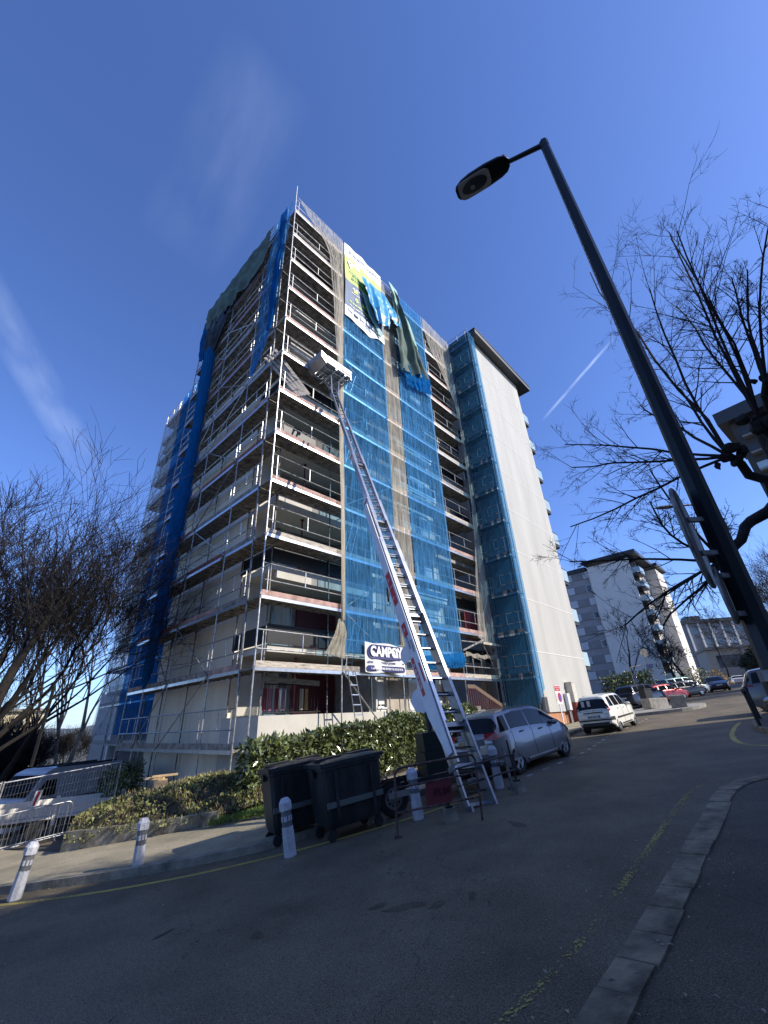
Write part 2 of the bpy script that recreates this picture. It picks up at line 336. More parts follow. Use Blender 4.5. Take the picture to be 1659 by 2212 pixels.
def strip(mb, pl, w0, w1, dz, skirt=0):
    """ribbon along polyline between lateral offsets w0 and w1 (left positive), optional vertical skirts"""
    N = len(pl); L = []; R = []
    for i, p in enumerate(pl):
        d = (pl[min(i+1, N-1)]-pl[max(i-1, 0)]).normalized(); nn_ = Vector((-d.y, d.x))
        a = p+nn_*w0; b = p+nn_*w1; L.append((a.x, a.y, gz(a.x)+dz)); R.append((b.x, b.y, gz(b.x)+dz))
    mb.add(L+R, [(i, i+1, N+i+1, N+i) for i in range(N-1)])
    if skirt:
        for Q in (L, R): mb.add(Q+[(a, b, c-skirt) for a, b, c in Q], [(i, i+1, N+i+1, N+i) for i in range(N-1)])
        for i in (0, N-1):
            mb.quad(L[i], R[i], (R[i][0], R[i][1], R[i][2]-skirt), (L[i][0], L[i][1], L[i][2]-skirt))
    return mb
def between(mb, A, B, n, dz, skirt=0):
    """sheet between two polylines resampled to n columns"""
    def par(pl, t):
        pl = [Vector((p[0], p[1])) for p in pl]; ls = [(b-a).length for a, b in zip(pl, pl[1:])]; T = sum(ls)*t
        for (a, b), l_ in zip(zip(pl, pl[1:]), ls):
            if T <= l_: return a+(b-a)*(T/l_ if l_ else 0)
            T -= l_
        return pl[-1]
    K = 8
    def fn(u, v):
        p = par(A, u)*(1-v)+par(B, u)*v; return (p.x, p.y, gz(p.x)+dz)
    mb.grid(fn, n, K); return mb
xs_far = [-600, -400, -250, -150, -100, -60, -40]+frange(-28, 50, 1.5)+[60, 80, 120, 200, 350, 600]
sheet('ground', xs_far, [-200, -100, -50, -20, 0, 20, 40, 60, 80, 100, 130, 170, 250, 400, 700, 1200], -.04, M_ground)
sheet('road', frange(-28, 50, 1.0)+[60, 75], [-12]+frange(-6, 60, 6)+[80, 120], 0, M_asph)
# left pavement and kerb
kerbL = smooth2([(-16, 13.6), (-12.0, 12.0), (-8.1, 10.75), (-5.9, 10.15), (-3.9, 9.85), (-2.3, 10.0), (-.4, 11.5), (2.0, 14.3), (5.2, 18.2), (8.1, 21.9), (9.6, 23.8), (12.5, 27.2)])
innerL = [(-13.5, 17), (-11.5, 15.5), (-9.1, 13.7), (-4.9, 13.3), (-3.4, 13.6), (-.2, 16.2), (4, 20.6), (8, 25), (10.6, 27.8), (12.2, 29.3)]
pv = MB(); between(pv, [p-(0, 0) if False else p for p in kerbL], innerL, 60, .125); o = tag(pv.build('pavement', M_pave), kind='structure')
kb = MB(); strip(kb, resample(kerbL, .6), -.16, 0.02, .135, .16); tag(kb.build('kerb', M_concd), kind='structure')
# right pavement with flat kerb stones
kR = [(-1.4, 1.0), (-.1, 2.45), (.5, 3.1), (1.12, 3.78), (1.68, 4.34), (2.31, 5.01), (2.91, 5.66), (3.55, 6.36), (4.14, 7.0), (4.8, 7.75), (5.35, 8.3), (6.0, 8.65), (7.2, 8.7), (9.5, 8.5), (14, 8.6)]
krs = smooth2(kR, 2)
pr_ = MB(); between(pr_, krs, [(1, -6), (7, -4), (13, 0), (15, 3), (18, 6)], 50, .028); tag(pr_.build('pavement', M_paveR), kind='structure')
st = MB(); pts = resample(smooth2(kR, 1), .93); rnd = random.Random(3)
for a, b in zip(pts[:-1], pts[1:]):
    d = (b-a).normalized(); a2 = a+d*.008; b2 = b-d*.008; jz = rnd.uniform(-.006, .01); n_ = Vector((d.y, -d.x)); wj = .27+rnd.uniform(-.01, .02)
    P = []
    for q, w in ((a2, 0), (b2, 0), (b2, wj), (a2, wj)):
        r_ = q+n_*w; P.append((r_.x, r_.y, gz(r_.x)+.04+jz))
    st.add(P+[(x, y, z-.1) for x, y, z in P], [(0, 1, 2, 3), (0, 4, 5, 1), (1, 5, 6, 2), (2, 6, 7, 3), (3, 7, 4, 0)])
tag(st.build('kerb', M_kerb), kind='structure')
# second corner island by the black posts
isl = smooth2([(18, 22), (14.2, 18.2), (11.6, 15.4), (10.5, 13.6), (10.9, 12.4), (13, 11.6), (17, 11.4)], 3)
iv = MB(); between(iv, isl, [(20, 22), (19, 18), (18, 15), (17.5, 12)], 40, .12); tag(iv.build('pavement', M_paveR), kind='structure')
ik = MB(); strip(ik, resample(isl, .5), -.0, .16, .13, .16); tag(ik.build('kerb', M_kerb), kind='structure')
# far traffic island with concrete blocks
fi = smooth2([(14.2, 27.7), (16.9, 26.2), (19.2, 28.0), (19.8, 30.5), (17, 33), (14.2, 27.7)], 2)
fm = MB(); P = [(p.x, p.y, gz(p.x)+.16) for p in fi]; fm.add(P+[(x, y, z-.25) for x, y, z in P], [tuple(range(len(P)))]+[(i, i+1, len(P)+i+1, len(P)+i) for i in range(len(P)-1)])
tag(fm.build('traffic_island', M_conc), 'pale kerbed concrete traffic island beyond the white car', 'traffic island', kind='structure')
# markings
def marking(pl, w, m, dz=.004, it=3):
    mb = MB(); strip(mb, resample(smooth2(pl, it), .35), -w/2, w/2, dz); return tag(mb.build('road_marking', m), kind='structure')
marking([(-9, 10.4), (-7.2, 9.62), (-4.5, 9.05), (-2.2, 9.2), (.3, 10.15), (2.25, 11.6)], .11, M_yel2)
marking([(-.9, 2.4), (0, 3.3), (.59, 3.86), (1.09, 4.25), (1.62, 4.8), (2.44, 5.68), (3.3, 6.66), (4.2, 7.66), (4.91, 8.45), (5.6, 9.0), (6.7, 9.2), (8.5, 9.1)], .085, M_yel)
marking([(12.6, 17.2), (11.4, 15.9), (10, 14.2), (9.0, 12.6), (8.9, 11.7), (9.8, 10.8)], .13, M_yel2)
wl = resample([(2.7, 11.75), (3.5, 12.7), (4.35, 13.5), (5.4, 14.6), (6.3, 15.7), (7.6, 17.6), (9.2, 19.9), (10.8, 21.6), (12.6, 23.8), (14, 25.5)], .28)
dm = MB()
for i in range(0, len(wl)-2, 3): strip(dm, wl[i:i+2], -.055, .055, .004)
tag(dm.build('road_marking', M_whl), kind='structure')
def stain(x, y, w, h, rz, seed, label):
    mb = MB(); n = 40; P = []
    for k in range(n):
        a = 6.283*k/n; q = 1+.55*noise.noise((math.cos(a)*1.6, math.sin(a)*1.6, seed))+.25*noise.noise((math.cos(a)*5, math.sin(a)*5, seed)); u, v = w*q*math.cos(a), h*q*math.sin(a)
        px_, py_ = x+u*math.cos(rz)-v*math.sin(rz), y+u*math.sin(rz)+v*math.cos(rz); P.append((px_, py_, gz(px_)+.003))
    mb.add(P, [tuple(range(n))]); tag(mb.build('oil_stain', M_stain), label, None, None, 'structure')
M_stain = mat('oil_stained_asphalt', (.045, .038, .03), .6, var=.6, scale=45)
for k, (x, y, w, h) in enumerate(((0.05, 5.95, .26, .07), (-.30, 6.12, .12, .05), (.36, 5.85, .12, .05), (-2.9, 6.6, .12, .04), (.75, 5.9, .12, .05), (1.9, 8.3, .25, .09), (-1.6, 6.0, .14, .05), (1.25, 3.6, .1, .05))):
    stain(x, y, w, h, .35*k, k*3.1, None)
# raised bed by the scaffold: low wall, soil mound with ivy, stump
def bump(x, y):
    d = max(0, 1-((x+7.3)/2.9)**2-((y-15.9)/2.5)**2); e = max(0, 1-((x+4.6)/2.6)**2-((y-14.8)/1.6)**2)
    return .42+.62*math.sqrt(d)+.25*e
bed = [(-9.0, 13.62), (-7.6, 13.42), (-6.2, 13.28), (-4.8, 13.18), (-3.9, 13.5), (-3.4, 14.2)]
back = [(-11.8, 18.2), (-10.6, 18.4), (-8.4, 18.6), (-6.6, 16.95), (-5.3, 15.9), (-4.2, 15.8)]
mo = MB()
def mf(u, v):
    def li(P, t):
        k = t*(len(P)-1); i = min(int(k), len(P)-2); f = k-i; return (P[i][0]*(1-f)+P[i+1][0]*f, P[i][1]*(1-f)+P[i+1][1]*f)
    a, b = li(bed, u), li(back, u); x = a[0]*(1-v)+b[0]*v; y = a[1]*(1-v)+b[1]*v
    h = bump(x, y)*min(1, v*3+.75) if u > .02 else .4
    return (x, y, gz(x)+h+.05*noise.noise((x*2, y*2, 0)))
mo.grid(mf, 26, 18); tag(mo.build('soil_mound', M_soil, smooth=True), kind='structure')
rw = MB()
def wallseg(a, b, h0, h1, th_=.16):
    d = (Vector(b)-Vector(a)).normalized(); n_ = Vector((-d.y, d.x))*th_
    A, B = Vector(a), Vector(b); za, zb = gz(A.x), gz(B.x)
    rw.add([(A.x, A.y, za-.1), (B.x, B.y, zb-.1), (B.x+n_.x, B.y+n_.y, zb-.1), (A.x+n_.x, A.y+n_.y, za-.1), (A.x, A.y, za+h0), (B.x, B.y, zb+h1), (B.x+n_.x, B.y+n_.y, zb+h1), (A.x+n_.x, A.y+n_.y, za+h0)],
           [(3, 2, 1, 0), (4, 5, 6, 7), (0, 1, 5, 4), (1, 2, 6, 5), (2, 3, 7, 6), (3, 0, 4, 7)])
wallseg((-9.05, 13.6), (-7.61, 13.4), .56, .50); wallseg((-7.6, 13.4), (-6.21, 13.26), .49, .43); wallseg((-6.2, 13.26), (-4.75, 13.12), .45, .42)
wallseg((-11.9, 18.1), (-9.07, 13.68), .3, .55)
tag(rw.build('retaining_wall', M_concd), 'low weathered concrete retaining wall holding the ivy bed', 'wall')
stp = MB(); stp.lathe([(.33, 0), (.27, .12), (.25, .42)], n=14); sroot = th('tree_stump', 'cut tree stump with pale sawn top on the ivy bed', 'stump', (-7.75, 15.75, gz(-7.75)+.88))
stp.build('bark', M_barkl, sroot, smooth=True)
ct = MB(); ct.lathe([(.25, .421), (.26, .45)], n=14); ct.bx(-.42, .18, -.16, .1, .452, .50); ct.bar((-.2, -.1, .53), (.5, .12, .55), .2, .05); ct.build('sawn_top', M_cutw, sroot)
def leaves(name, pts, size, m, seed=1, up=.3, aspect=2.4, parent=None):
    r = random.Random(seed); mb = MB()
    for p in pts:
        p = Vector(p); d = Vector((r.gauss(0, 1), r.gauss(0, 1), r.gauss(up, 1))).normalized(); t = d.orthogonal().normalized(); t.rotate(Matrix.Rotation(r.uniform(0, 6.28), 3, d))
        l = size*r.uniform(.6, 1.3); w = l/aspect; bend = d.cross(t)*l*.12
        mb.add([p, p+d*l*.5+t*w*.5-bend*.3, p+d*l-bend, p+d*l*.5-t*w*.5-bend*.3], [(0, 1, 2, 3)])
    return mb.build(name, m, parent)
r = random.Random(5); pp = []
for _ in range(15000):
    u, v = r.random()**1.0, r.random()
    if u > .93: continue
    x, y, z = mf(u, v)
    if noise.noise((x*1.2, y*1.2, 3)) < -.12 and r.random() < .75: continue
    pp.append((x+r.uniform(-.04, .04), y+r.uniform(-.04, .04)-(.12 if v < .03 else 0), z+r.uniform(-.02, .10)))
tag(leaves('ivy', pp, .085, M_leaf2, 3, .6, 1.5), 'low ivy and weeds covering the mound', 'ground cover', kind='stuff')
pp = []
for _ in range(5200):
    u, v = r.random(), r.random(); x, y, z = mf(u, v)
    if noise.noise((x*1.1, y*1.1, 8)) < .0: continue
    pp.append((x, y, z+.01))
tag(leaves('dry_grass', pp, .2, M_dry, 9, 1.4, 14), 'dry straw coloured grass on the mound', 'grass', kind='stuff')
pp = []
for _ in range(5000):
    x = r.uniform(-4.9, -2.2); y = r.uniform(12.75, 13.7); pp.append((x, y, gz(x)+.14+r.uniform(0, .1)))
tag(leaves('grass', pp, .13, mat('green_grass', (.12, .19, .03), .6, var=.35), 11, 1.6, 10), 'short green grass beside the bins', 'grass', kind='stuff')
pp = []
for _ in range(700):
    t = r.random(); k = kerbL[min(int(t*len(kerbL)), len(kerbL)-1)]; x = k.x+r.gauss(.25, .3); y = k.y-abs(r.gauss(.05, .25)); pp.append((x, y, gz(x)+.008))
for _ in range(420):
    k = krs[r.randrange(len(krs))]; x = k.x+r.gauss(0, .5); y = k.y+r.gauss(0, .5); pp.append((x, y, gz(x)+.045))
for _ in range(500): x = r.uniform(-9, 9); y = r.uniform(2.5, 14); pp.append((x, y, gz(x)+.006))
lf = MB()
for p in pp:
    a = r.uniform(0, 6.28); l_ = r.uniform(.008, .028); c, s_ = math.cos(a)*l_, math.sin(a)*l_; z = p[2]
    lf.add([(p[0]-c, p[1]-s_, z), (p[0]+s_*.5, p[1]-c*.5, z+l_*.3), (p[0]+c, p[1]+s_, z+.002), (p[0]-s_*.5, p[1]+c*.5, z+l_*.2)], [(0, 1, 2, 3)])
tag(lf.build('leaf_litter', mat('litter', (.34, .28, .2), .9, var=.5, scale=30)), 'small leaves and grit scattered on the road and kerbs', 'litter', kind='stuff')
# hedges
def hedge(name, pl, w, h, m, nleaf, label, group=None, leaf=.13, sx=.85, seed=4):
    R = random.Random(seed); root = th(name, label, 'hedge', (0, 0, 0), 0, group); pl = [Vector(p) for p in pl]
    ls = [(b-a).length for a, b in zip(pl, pl[1:])]; T = sum(ls); pts = []
    tw = MB()
    def at(t):
        k = t*T
        for (a, b), l_ in zip(zip(pl, pl[1:]), ls):
            if k <= l_: return a+(b-a)*(k/l_), (b-a).normalized()
            k -= l_
        return pl[-1], (pl[-1]-pl[-2]).normalized()
    for i in range(nleaf):
        t = R.random(); p, d = at(t); n_ = Vector((-d.y, d.x)); hh = h*(1+.13*noise.noise((t*T*.9, seed, 0))+.06*noise.noise((t*T*3, 1, seed)))
        z = hh*(R.random()**.75); e = R.gauss(0, .42); e = max(-1, min(1, e if R.random() < .55 else math.copysign(1-abs(R.gauss(0, .1)), R.uniform(-1, 1))))
        fl = w/2*(1-.25*(z/hh)**3)*(1+.2*noise.noise((t*T*1.5, z*1.5, 4)))
        q = p+n_*(e*fl); pts.append((q.x, q.y, gz(q.x)+.12+z))
    leaves('foliage', pts, leaf, m, seed, .25, 2.3, root)
    for i in range(int(T*6)):
        p, d = at(R.random()); n_ = Vector((-d.y, d.x)); q = p+n_*R.uniform(-w*.3, w*.3); z0 = gz(q.x)
        tw.tube((q.x, q.y, z0), (q.x+R.uniform(-.2, .2), q.y+R.uniform(-.2, .2), z0+h*R.uniform(.6, .95)), .018, 4, .006)
    tw.build('stems', M_bark, root); return root
hedge('laurel_hedge', [(-4.55, 14.0), (-2.2, 16.0), (.6, 18.9), (3.6, 22.2)], .95, 1.75, M_leaf, 21000, 'long glossy laurel hedge in front of the white balcony wall', leaf=.2)
hedge('laurel_hedge', [(20.5, 43.5), (25.5, 44.5)], 1.6, 2.6, M_leaf, 3500, 'clipped round evergreen hedge behind the dark parked off-roader', leaf=.3, seed=8)
hedge('laurel_hedge', [(-13.6, 22.6), (-12.4, 21.6), (-11.2, 20.4)], .9, 1.8, M_leaf, 4500, 'dark leafy hedge beside the white van under the scaffold', leaf=.17, seed=6)
# ------------------------------------------------------------------ main building under scaffold: local frame x = along street face, y = inward, z up
PHI = rad(47.49); BC = (-4.8876, 15.409, 0.)
bldg = th('apartment_building', 'tall grey and white apartment block wrapped in scaffolding', 'building', BC, PHI)
FH = 3.43; ZF = [2.86+FH*i for i in range(9)]; ROOFZ = 31.4
def face_front(y0):
    return lambda a, b, c: (a, y0-c, b)
def face_side(x0):
    return lambda a, b, c: (x0-c, a, b)
def face_right(x0):
    return lambda a, b, c: (x0+c, a, b)
def mbox(mb, F_, a0, a1, b0, b1, c0, c1):
    P = [F_(a, b, c) for a, b, c in ((a0, b0, c0), (a1, b0, c0), (a1, b0, c1), (a0, b0, c1), (a0, b1, c0), (a1, b1, c0), (a1, b1, c1), (a0, b1, c1))]
    mb.add(P, [(3, 2, 1, 0), (4, 5, 6, 7), (0, 1, 5, 4), (1, 2, 6, 5), (2, 3, 7, 6), (3, 0, 4, 7)])
def wall(mb, F_, a0, a1, b0, b1, holes, t=.25):
    A = sorted({a0, a1, *[h[0] for h in holes], *[h[1] for h in holes]}); B = sorted({b0, b1, *[h[2] for h in holes], *[h[3] for h in holes]})
    for z0, z1 in zip(B, B[1:]):
        run = None
        for x0, x1 in list(zip(A, A[1:]))+[(None, None)]:
            solid = x0 is not None and not any(h[0] < (x0+x1)/2 < h[1] and h[2] < (z0+z1)/2 < h[3] for h in holes)
            if solid: run = (run[0] if run else x0, x1)
            elif run: mbox(mb, F_, run[0], run[1], z0, z1, -t, 0); run = None
def window(parent, F_, a0, a1, b0, b1, fm=None, pm=None, cm=None, cur=None, mull=1, shut=None, dep=.1, sill=None):
    """framed window set in a reveal; cur=(from,to) fraction covered by curtain, shut = fraction of roller shutter"""
    fm = fm or M_whitep; pm = pm or M_glass; f = MB(); w = .055
    for (x0, x1, y0, y1) in ((a0, a1, b0, b0+w), (a0, a1, b1-w, b1), (a0, a0+w, b0+w, b1-w), (a1-w, a1, b0+w, b1-w)): mbox(f, F_, x0, x1, y0, y1, -dep-.04, -dep)
    for k in range(1, mull+1):
        c = a0+(a1-a0)*k/(mull+1); mbox(f, F_, c-w/2, c+w/2, b0+w, b1-w, -dep-.04, -dep)
    fo = f.build('window', fm, parent)
    p = MB(); mbox(p, F_, a0+w, a1-w, b0+w, b1-w, -dep-.03, -dep-.022); p.build('pane', pm, fo)
    if cur:
        c = MB(); x0 = a0+(a1-a0)*cur[0]; x1 = a0+(a1-a0)*cur[1]; n = max(4, int((x1-x0)*14))
        c.grid(lambda u, v: F_(x0+(x1-x0)*u, b0+.06+(b1-b0-.12)*v, -dep-.016+.005*math.sin(u*n*2.2)), n*2, 1); c.build('curtain', cm or M_curt, fo)
    if shut:
        c = MB(); mbox(c, F_, a0+.01, a1-.01, b1-(b1-b0)*shut, b1-.01, -dep+.003, -dep+.02); c.build('shutter', M_shut, fo)
    if sill:
        c = MB(); mbox(c, F_, a0-.05, a1+.05, b0-.06, b0-.004, -.1, .06); c.build('sill', M_whitep, fo)
    return fo
R = random.Random(21)
# gable
g = MB(); wall(g, face_side(1.1), 3.75, 12.15, -4.0, ROOFZ, [], .3); g.build('gable_wall', M_wallg, bldg)
g = MB(); g.bx(1.4, 2.6, 3.5, 3.75, .31, ROOFZ); g.build('return_wall', M_wallw, bldg)
g = MB(); g.bx(2.6, 7.2, 3.9, 4.1, -3, ROOFZ); g.bx(7.0, 7.2, 1.36, 3.9, -3, ROOFZ); g.build('loggia_back_wall', M_slab, bldg)
g = MB(); g.bx(2.75, 17.2, 13.4, 13.6, -4, ROOFZ-.4); g.bx(3.9, 4.1, 12.4, 28, -4, ROOFZ-.4); g.build('rear_wall', M_grey, bldg)
g = MB(); wall(g, face_side(3.9), 12.2, 28.2, -4.2, ROOFZ-.5, [(15, 17.6, z+.9, z+2.3) for z in ZF[:-1]]+[(20, 22.4, z+.9, z+2.3) for z in ZF[:-1]]); g.build('rear_gable_wall', M_far, bldg)
for z in ZF[:-1]:
    window(bldg, face_side(3.9), 15, 17.6, z+.9, z+2.3, cur=(0, .4)); window(bldg, face_side(3.9), 20, 22.4, z+.9, z+2.3, shut=.4)
    s = MB(); s.bx(2.95, 3.9, 23.2, 28.2, z-.2, z); s.build('balcony_slab', M_slab, bldg)
    s = MB(); s.bx(2.93, 2.98, 23.2, 28.2, z, z+1.0); s.build('balcony_panel', M_lglass, bldg)
# slabs and parapets of the corner loggia, white lintel under each
for i, z in enumerate(ZF):
    s = MB(); s.bx(1.15, 6.98, 1.13, 3.88, z-.28, z); s.build('floor_slab', M_wallw, bldg)
    if i: 
        s = MB(); s.bx(1.35, 6.98, 1.12, 1.3, z-.62, z-.285); s.build('lintel', M_wallw, bldg)
    s = MB(); n = 26
    s.bx(1.05, 6.98, 1.02, 1.08, z+.02, z+.72); s.bx(1.0, 1.06, 1.09, 3.72, z+.02, z+.72); s.bx(.99, 7.0, .98, 1.12, z+.725, z+.78); s.build('parapet', M_black, bldg)
# back of loggias: window with curtain, maroon door panels, red acrow prop
for i in range(9):
    z0 = ZF[i-1] if i else -.55; z1 = ZF[i]-.3
    window(bldg, face_front(3.72) if False else face_front(3.9), 2.9, 4.1, z0+.35, z1-.35, M_wallw, M_glassb, cur=(.1, .9) if i % 2 else (0, .55), dep=-.04)
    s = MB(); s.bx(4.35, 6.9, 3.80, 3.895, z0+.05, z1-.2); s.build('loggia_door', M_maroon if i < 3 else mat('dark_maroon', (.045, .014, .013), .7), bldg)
    if i in (0, 2, 3, 5, 6):
        s = MB(); s.tube((3.3, 2.2, z0), (3.3, 2.2, z1+.02), .04, 8); s.tube((3.3, 2.2, z1-.03), (3.3, 2.2, z1), .12, 4); tag(s.build('acrow_prop', M_maroon if i else plain('red_prop', (.4, .05, .02)), None, BC, PHI), 'dark red steel prop holding the loggia ceiling on storey %s' % ['one', '', 'three', 'four', '', 'six', 'seven'][i], 'prop', 'steel props in the corner loggias')
s = MB(); s.bx(3.0, 4.0, 1.5, 1.8, 2.86*3+.9, 2.86*3+1.3); s.build('shutter_box', M_wallw, bldg)
# low white balcony wall at the ground floor
s = MB(); s.bx(.9, 10.2, .93, 1.12, -4, .27); s.bx(.9, 1.1, 1.12, 3.74, -4, .27); s.build('balcony_wall', M_wallw, bldg)
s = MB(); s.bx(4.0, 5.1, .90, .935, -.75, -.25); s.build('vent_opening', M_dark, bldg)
s = MB(); s.bx(4.0, 5.1, .87, .90, -.25, -.19); s.build('vent_hood', M_whitep, bldg)
# clothes and bars in the ground floor loggia
s = MB()
for k in range(16): s.tube((1.15+k*.17, 1.05, .3), (1.15+k*.17, 1.05, 1.35), .011, 4)
s.tube((1.1, 1.05, 1.36), (3.85, 1.05, 1.36), .02, 5); s.tube((1.1, 1.05, .36), (3.85, 1.05, .36), .016, 5); s.build('window_bars', M_steeld, bldg)
s = MB(); s.bar((1.0, .98, 1.55), (3.7, .98, 1.42), .04, .2); tag(s.build('timber_plank', M_wood[0], None, BC, PHI), 'pale timber plank tied across the ground floor bars', 'plank')
for k, (a, c) in enumerate(((1.35, (.35, .05, .09)), (1.6, (.5, .25, .3)), (1.9, (.25, .04, .06)), (2.2, (.45, .3, .36)), (2.6, (.1, .03, .05)), (3.1, (.65, .58, .45)), (3.35, (.55, .35, .12)))):
    s = MB(); s.grid(lambda u, v: (a+.2*u, 1.5+.03*math.sin(u*9), 1.25-.8*v), 6, 2); s.build('hanging_cloth', plain('cloth_%s' % 'abcdefg'[k], c, .9), bldg)
# street face between loggia and entrance
hol = []; winl = []
for i in range(9):
    z0 = ZF[i-1] if i else -.55
    for (a0, a1, b0, b1) in ((7.3, 7.95, 1.0, 2.3), (9.7, 11.2, .9, 2.45), (11.35, 12.9, .35, 2.45)):
        hol.append((a0, a1, z0+b0, z0+b1)); winl.append((a0, a1, z0+b0, z0+b1, i))
s = MB(); wall(s, face_front(1.1), 7.2, 8.0, -3, ROOFZ, [h for h in hol if h[0] < 8]); s.build('street_wall', M_wallw, bldg)
s = MB(); wall(s, face_front(1.1), 8.0, 9.5, -3, ROOFZ, []); s.build('blockwork_wall', M_tan, bldg)
for k in range(60):
    pass
s = MB(); wall(s, face_front(1.1), 9.5, 13.3, -3, ROOFZ, [h for h in hol if h[0] > 9]); s.build('street_wall', M_wallw, bldg)
for (a0, a1, b0, b1, i) in winl:
    if a0 < 9: window(bldg, face_front(1.1), a0, a1, b0, b1, cur=(0, 1) if i % 2 else None, mull=1, shut=.9 if i % 3 == 0 else None, sill=1)
    elif a0 < 11: window(bldg, face_front(1.1), a0, a1, b0, b1, cur=(0, .5) if i % 2 == 0 else (.4, 1), mull=1, sill=1)
    else: window(bldg, face_front(1.1), a0, a1, b0, b1, cur=(.55, 1), mull=1, shut=.35 if i % 3 == 1 else None)
for i, z in enumerate(ZF):
    s = MB(); s.bx(9.55, 13.28, .62, 1.1, z-.18, z); s.build('balcony_slab', M_wallw, bldg)
    s = MB(); s.bx(9.5, 13.3, .56, .60, z+.08, z+.42)
    for k in range(9): s.bx(9.55+k*.46, 9.58+k*.46, .565, .6, z+.42, z+.98)
    s.bx(9.5, 13.3, .55, .61, z+.98, z+1.03); s.build('balcony_railing', M_shut, bldg)
# entrance bay and its dark loggias
s = MB(); s.bx(13.3, 13.55, 1.1, 3.9, -3, ROOFZ); s.bx(12.75, 13.28, .9, 1.1, -3, 2.3); s.build('pillar', M_tan, bldg)
s = MB(); s.bx(17.0, 17.5, 1.0, 1.3, -3, 3.2); s.build('pillar', M_tan, bldg)
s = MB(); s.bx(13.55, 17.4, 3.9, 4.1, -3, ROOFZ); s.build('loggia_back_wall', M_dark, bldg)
for i, z in enumerate(ZF):
    s = MB(); s.bx(13.57, 18.4, 1.13, 3.88, z-.25, z); s.build('floor_slab', M_slab, bldg)
    s = MB(); s.bx(13.6, 18.3, 1.04, 1.1, z+.05, z+.85); s.build('parapet', M_black, bldg)
    if i < 8: window(bldg, face_front(3.9), 14.2, 16.6, z+.2, z+2.4, M_maroon, M_glass, cur=(.3, .75) if i % 2 else None, dep=-.04)
s = MB(); s.bx(15.6, 17.2, .95, 1.03, 4.3, 6.1); s.build('maroon_panel', plain('bright_maroon', (.20, .03, .045), .5), bldg)
s = MB(); s.bx(15.4, 16.2, 3.84, 3.88, .6, 1.3); s.build('door_notice', plain('paper_grey', (.25, .25, .24)), bldg)
# entrance stair with railing
s = MB()
for k in range(7): s.bx(13.7+k*.42, 14.12+k*.42-.003, -.3, 1.0, -3, .35-k*.19)
s.build('entrance_steps', M_conc, bldg)
st_ = th('stair_railing', 'brown sloping stair railing with thin red bars at the entrance', 'railing', BC, PHI)
s = MB(); s.bar((13.7, -.35, 1.32), (17.2, -.35, .02), .07, .2); s.bar((12.9, -.35, 1.34), (13.7, -.35, 1.34), .07, .2); s.build('handrail', plain('brown_wood', (.14, .09, .06), .6), st_)
s = MB()
for k in range(20):
    a = 12.95+k*.215; zt = 1.3 if a < 13.7 else 1.3-(a-13.7)*.37
    s.tube((a, -.35, zt-1.05), (a, -.35, zt), .016, 5)
s.build('balusters', plain('red_brown_bar', (.30, .12, .11), .5), st_)
# stair tower side wall with windows
s = MB(); hs = [(-.15, .95, z+.75, z+2.5) for z in [-.5]+ZF[:-1]]
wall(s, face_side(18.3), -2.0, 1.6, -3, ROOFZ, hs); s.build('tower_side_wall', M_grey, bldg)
for h in hs: window(bldg, face_side(18.3), *h, M_whitep, M_glassb, cur=(0, .35), mull=1)
# the right wing with its big plain gable, grooves, base, fascia roof
s = MB(); zs = [-.17]+[3.38+3.46*i for i in range(9)]+[ROOFZ]
for a, b in zip(zs, zs[1:]): s.bx(18.3, 27.15, -2.0, -1.7, a+.012, b-.012)
s.build('wing_wall', M_wall, bldg)
for z in zs[1:-1]:
    s = MB(); s.bx(18.29, 27.16, -2.015, -1.69, z-.022, z+.022); s.build('joint_strip', plain('bright_joint', (.72, .71, .66), .8), bldg)
s = MB(); s.bx(18.45, 27.0, -1.9, -1.7, -3, -.18); s.build('wing_base', M_term, bldg)
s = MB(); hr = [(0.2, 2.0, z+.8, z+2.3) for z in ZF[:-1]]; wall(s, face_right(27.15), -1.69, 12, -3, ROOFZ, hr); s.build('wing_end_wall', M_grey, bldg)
for h in hr: window(bldg, face_right(27.15), *h, cur=(0, .5))
for i, z in enumerate([-.57]+ZF[:-1]):
    if i:
        s = MB(); s.bx(27.16, 28.45, -1.9, 2.6, z-.22, z); s.build('balcony_slab', M_roof, bldg)
        s = MB(); s.bx(27.2, 28.4, -1.93, -1.89, z+.06, z+1.1); s.bx(28.41, 28.45, -1.93, 2.6, z+.06, z+1.1); s.build('balcony_panel', M_lglass, bldg)
        s = MB(); s.bx(27.2, 28.46, -1.95, -1.88, z+1.1, z+1.15); s.bx(28.40, 28.46, -1.88, 2.6, z+1.1, z+1.15); s.build('balcony_rail', M_steeld, bldg)
s = MB(); s.bx(17.9, 29.0, -2.75, 13, ROOFZ+.02, ROOFZ+.55); s.bx(17.85, 29.05, -2.8, 13.05, ROOFZ+.551, ROOFZ+.62); s.build('roof', M_roof, bldg)
s = MB(); s.bx(1.1, 17.85, 1.1, 13.6, ROOFZ-1.3, ROOFZ-1.02); s.bx(4.1, 17, 13.6, 28.2, ROOFZ-1.3, ROOFZ-1.0); s.build('flat_roof', M_roof, bldg)
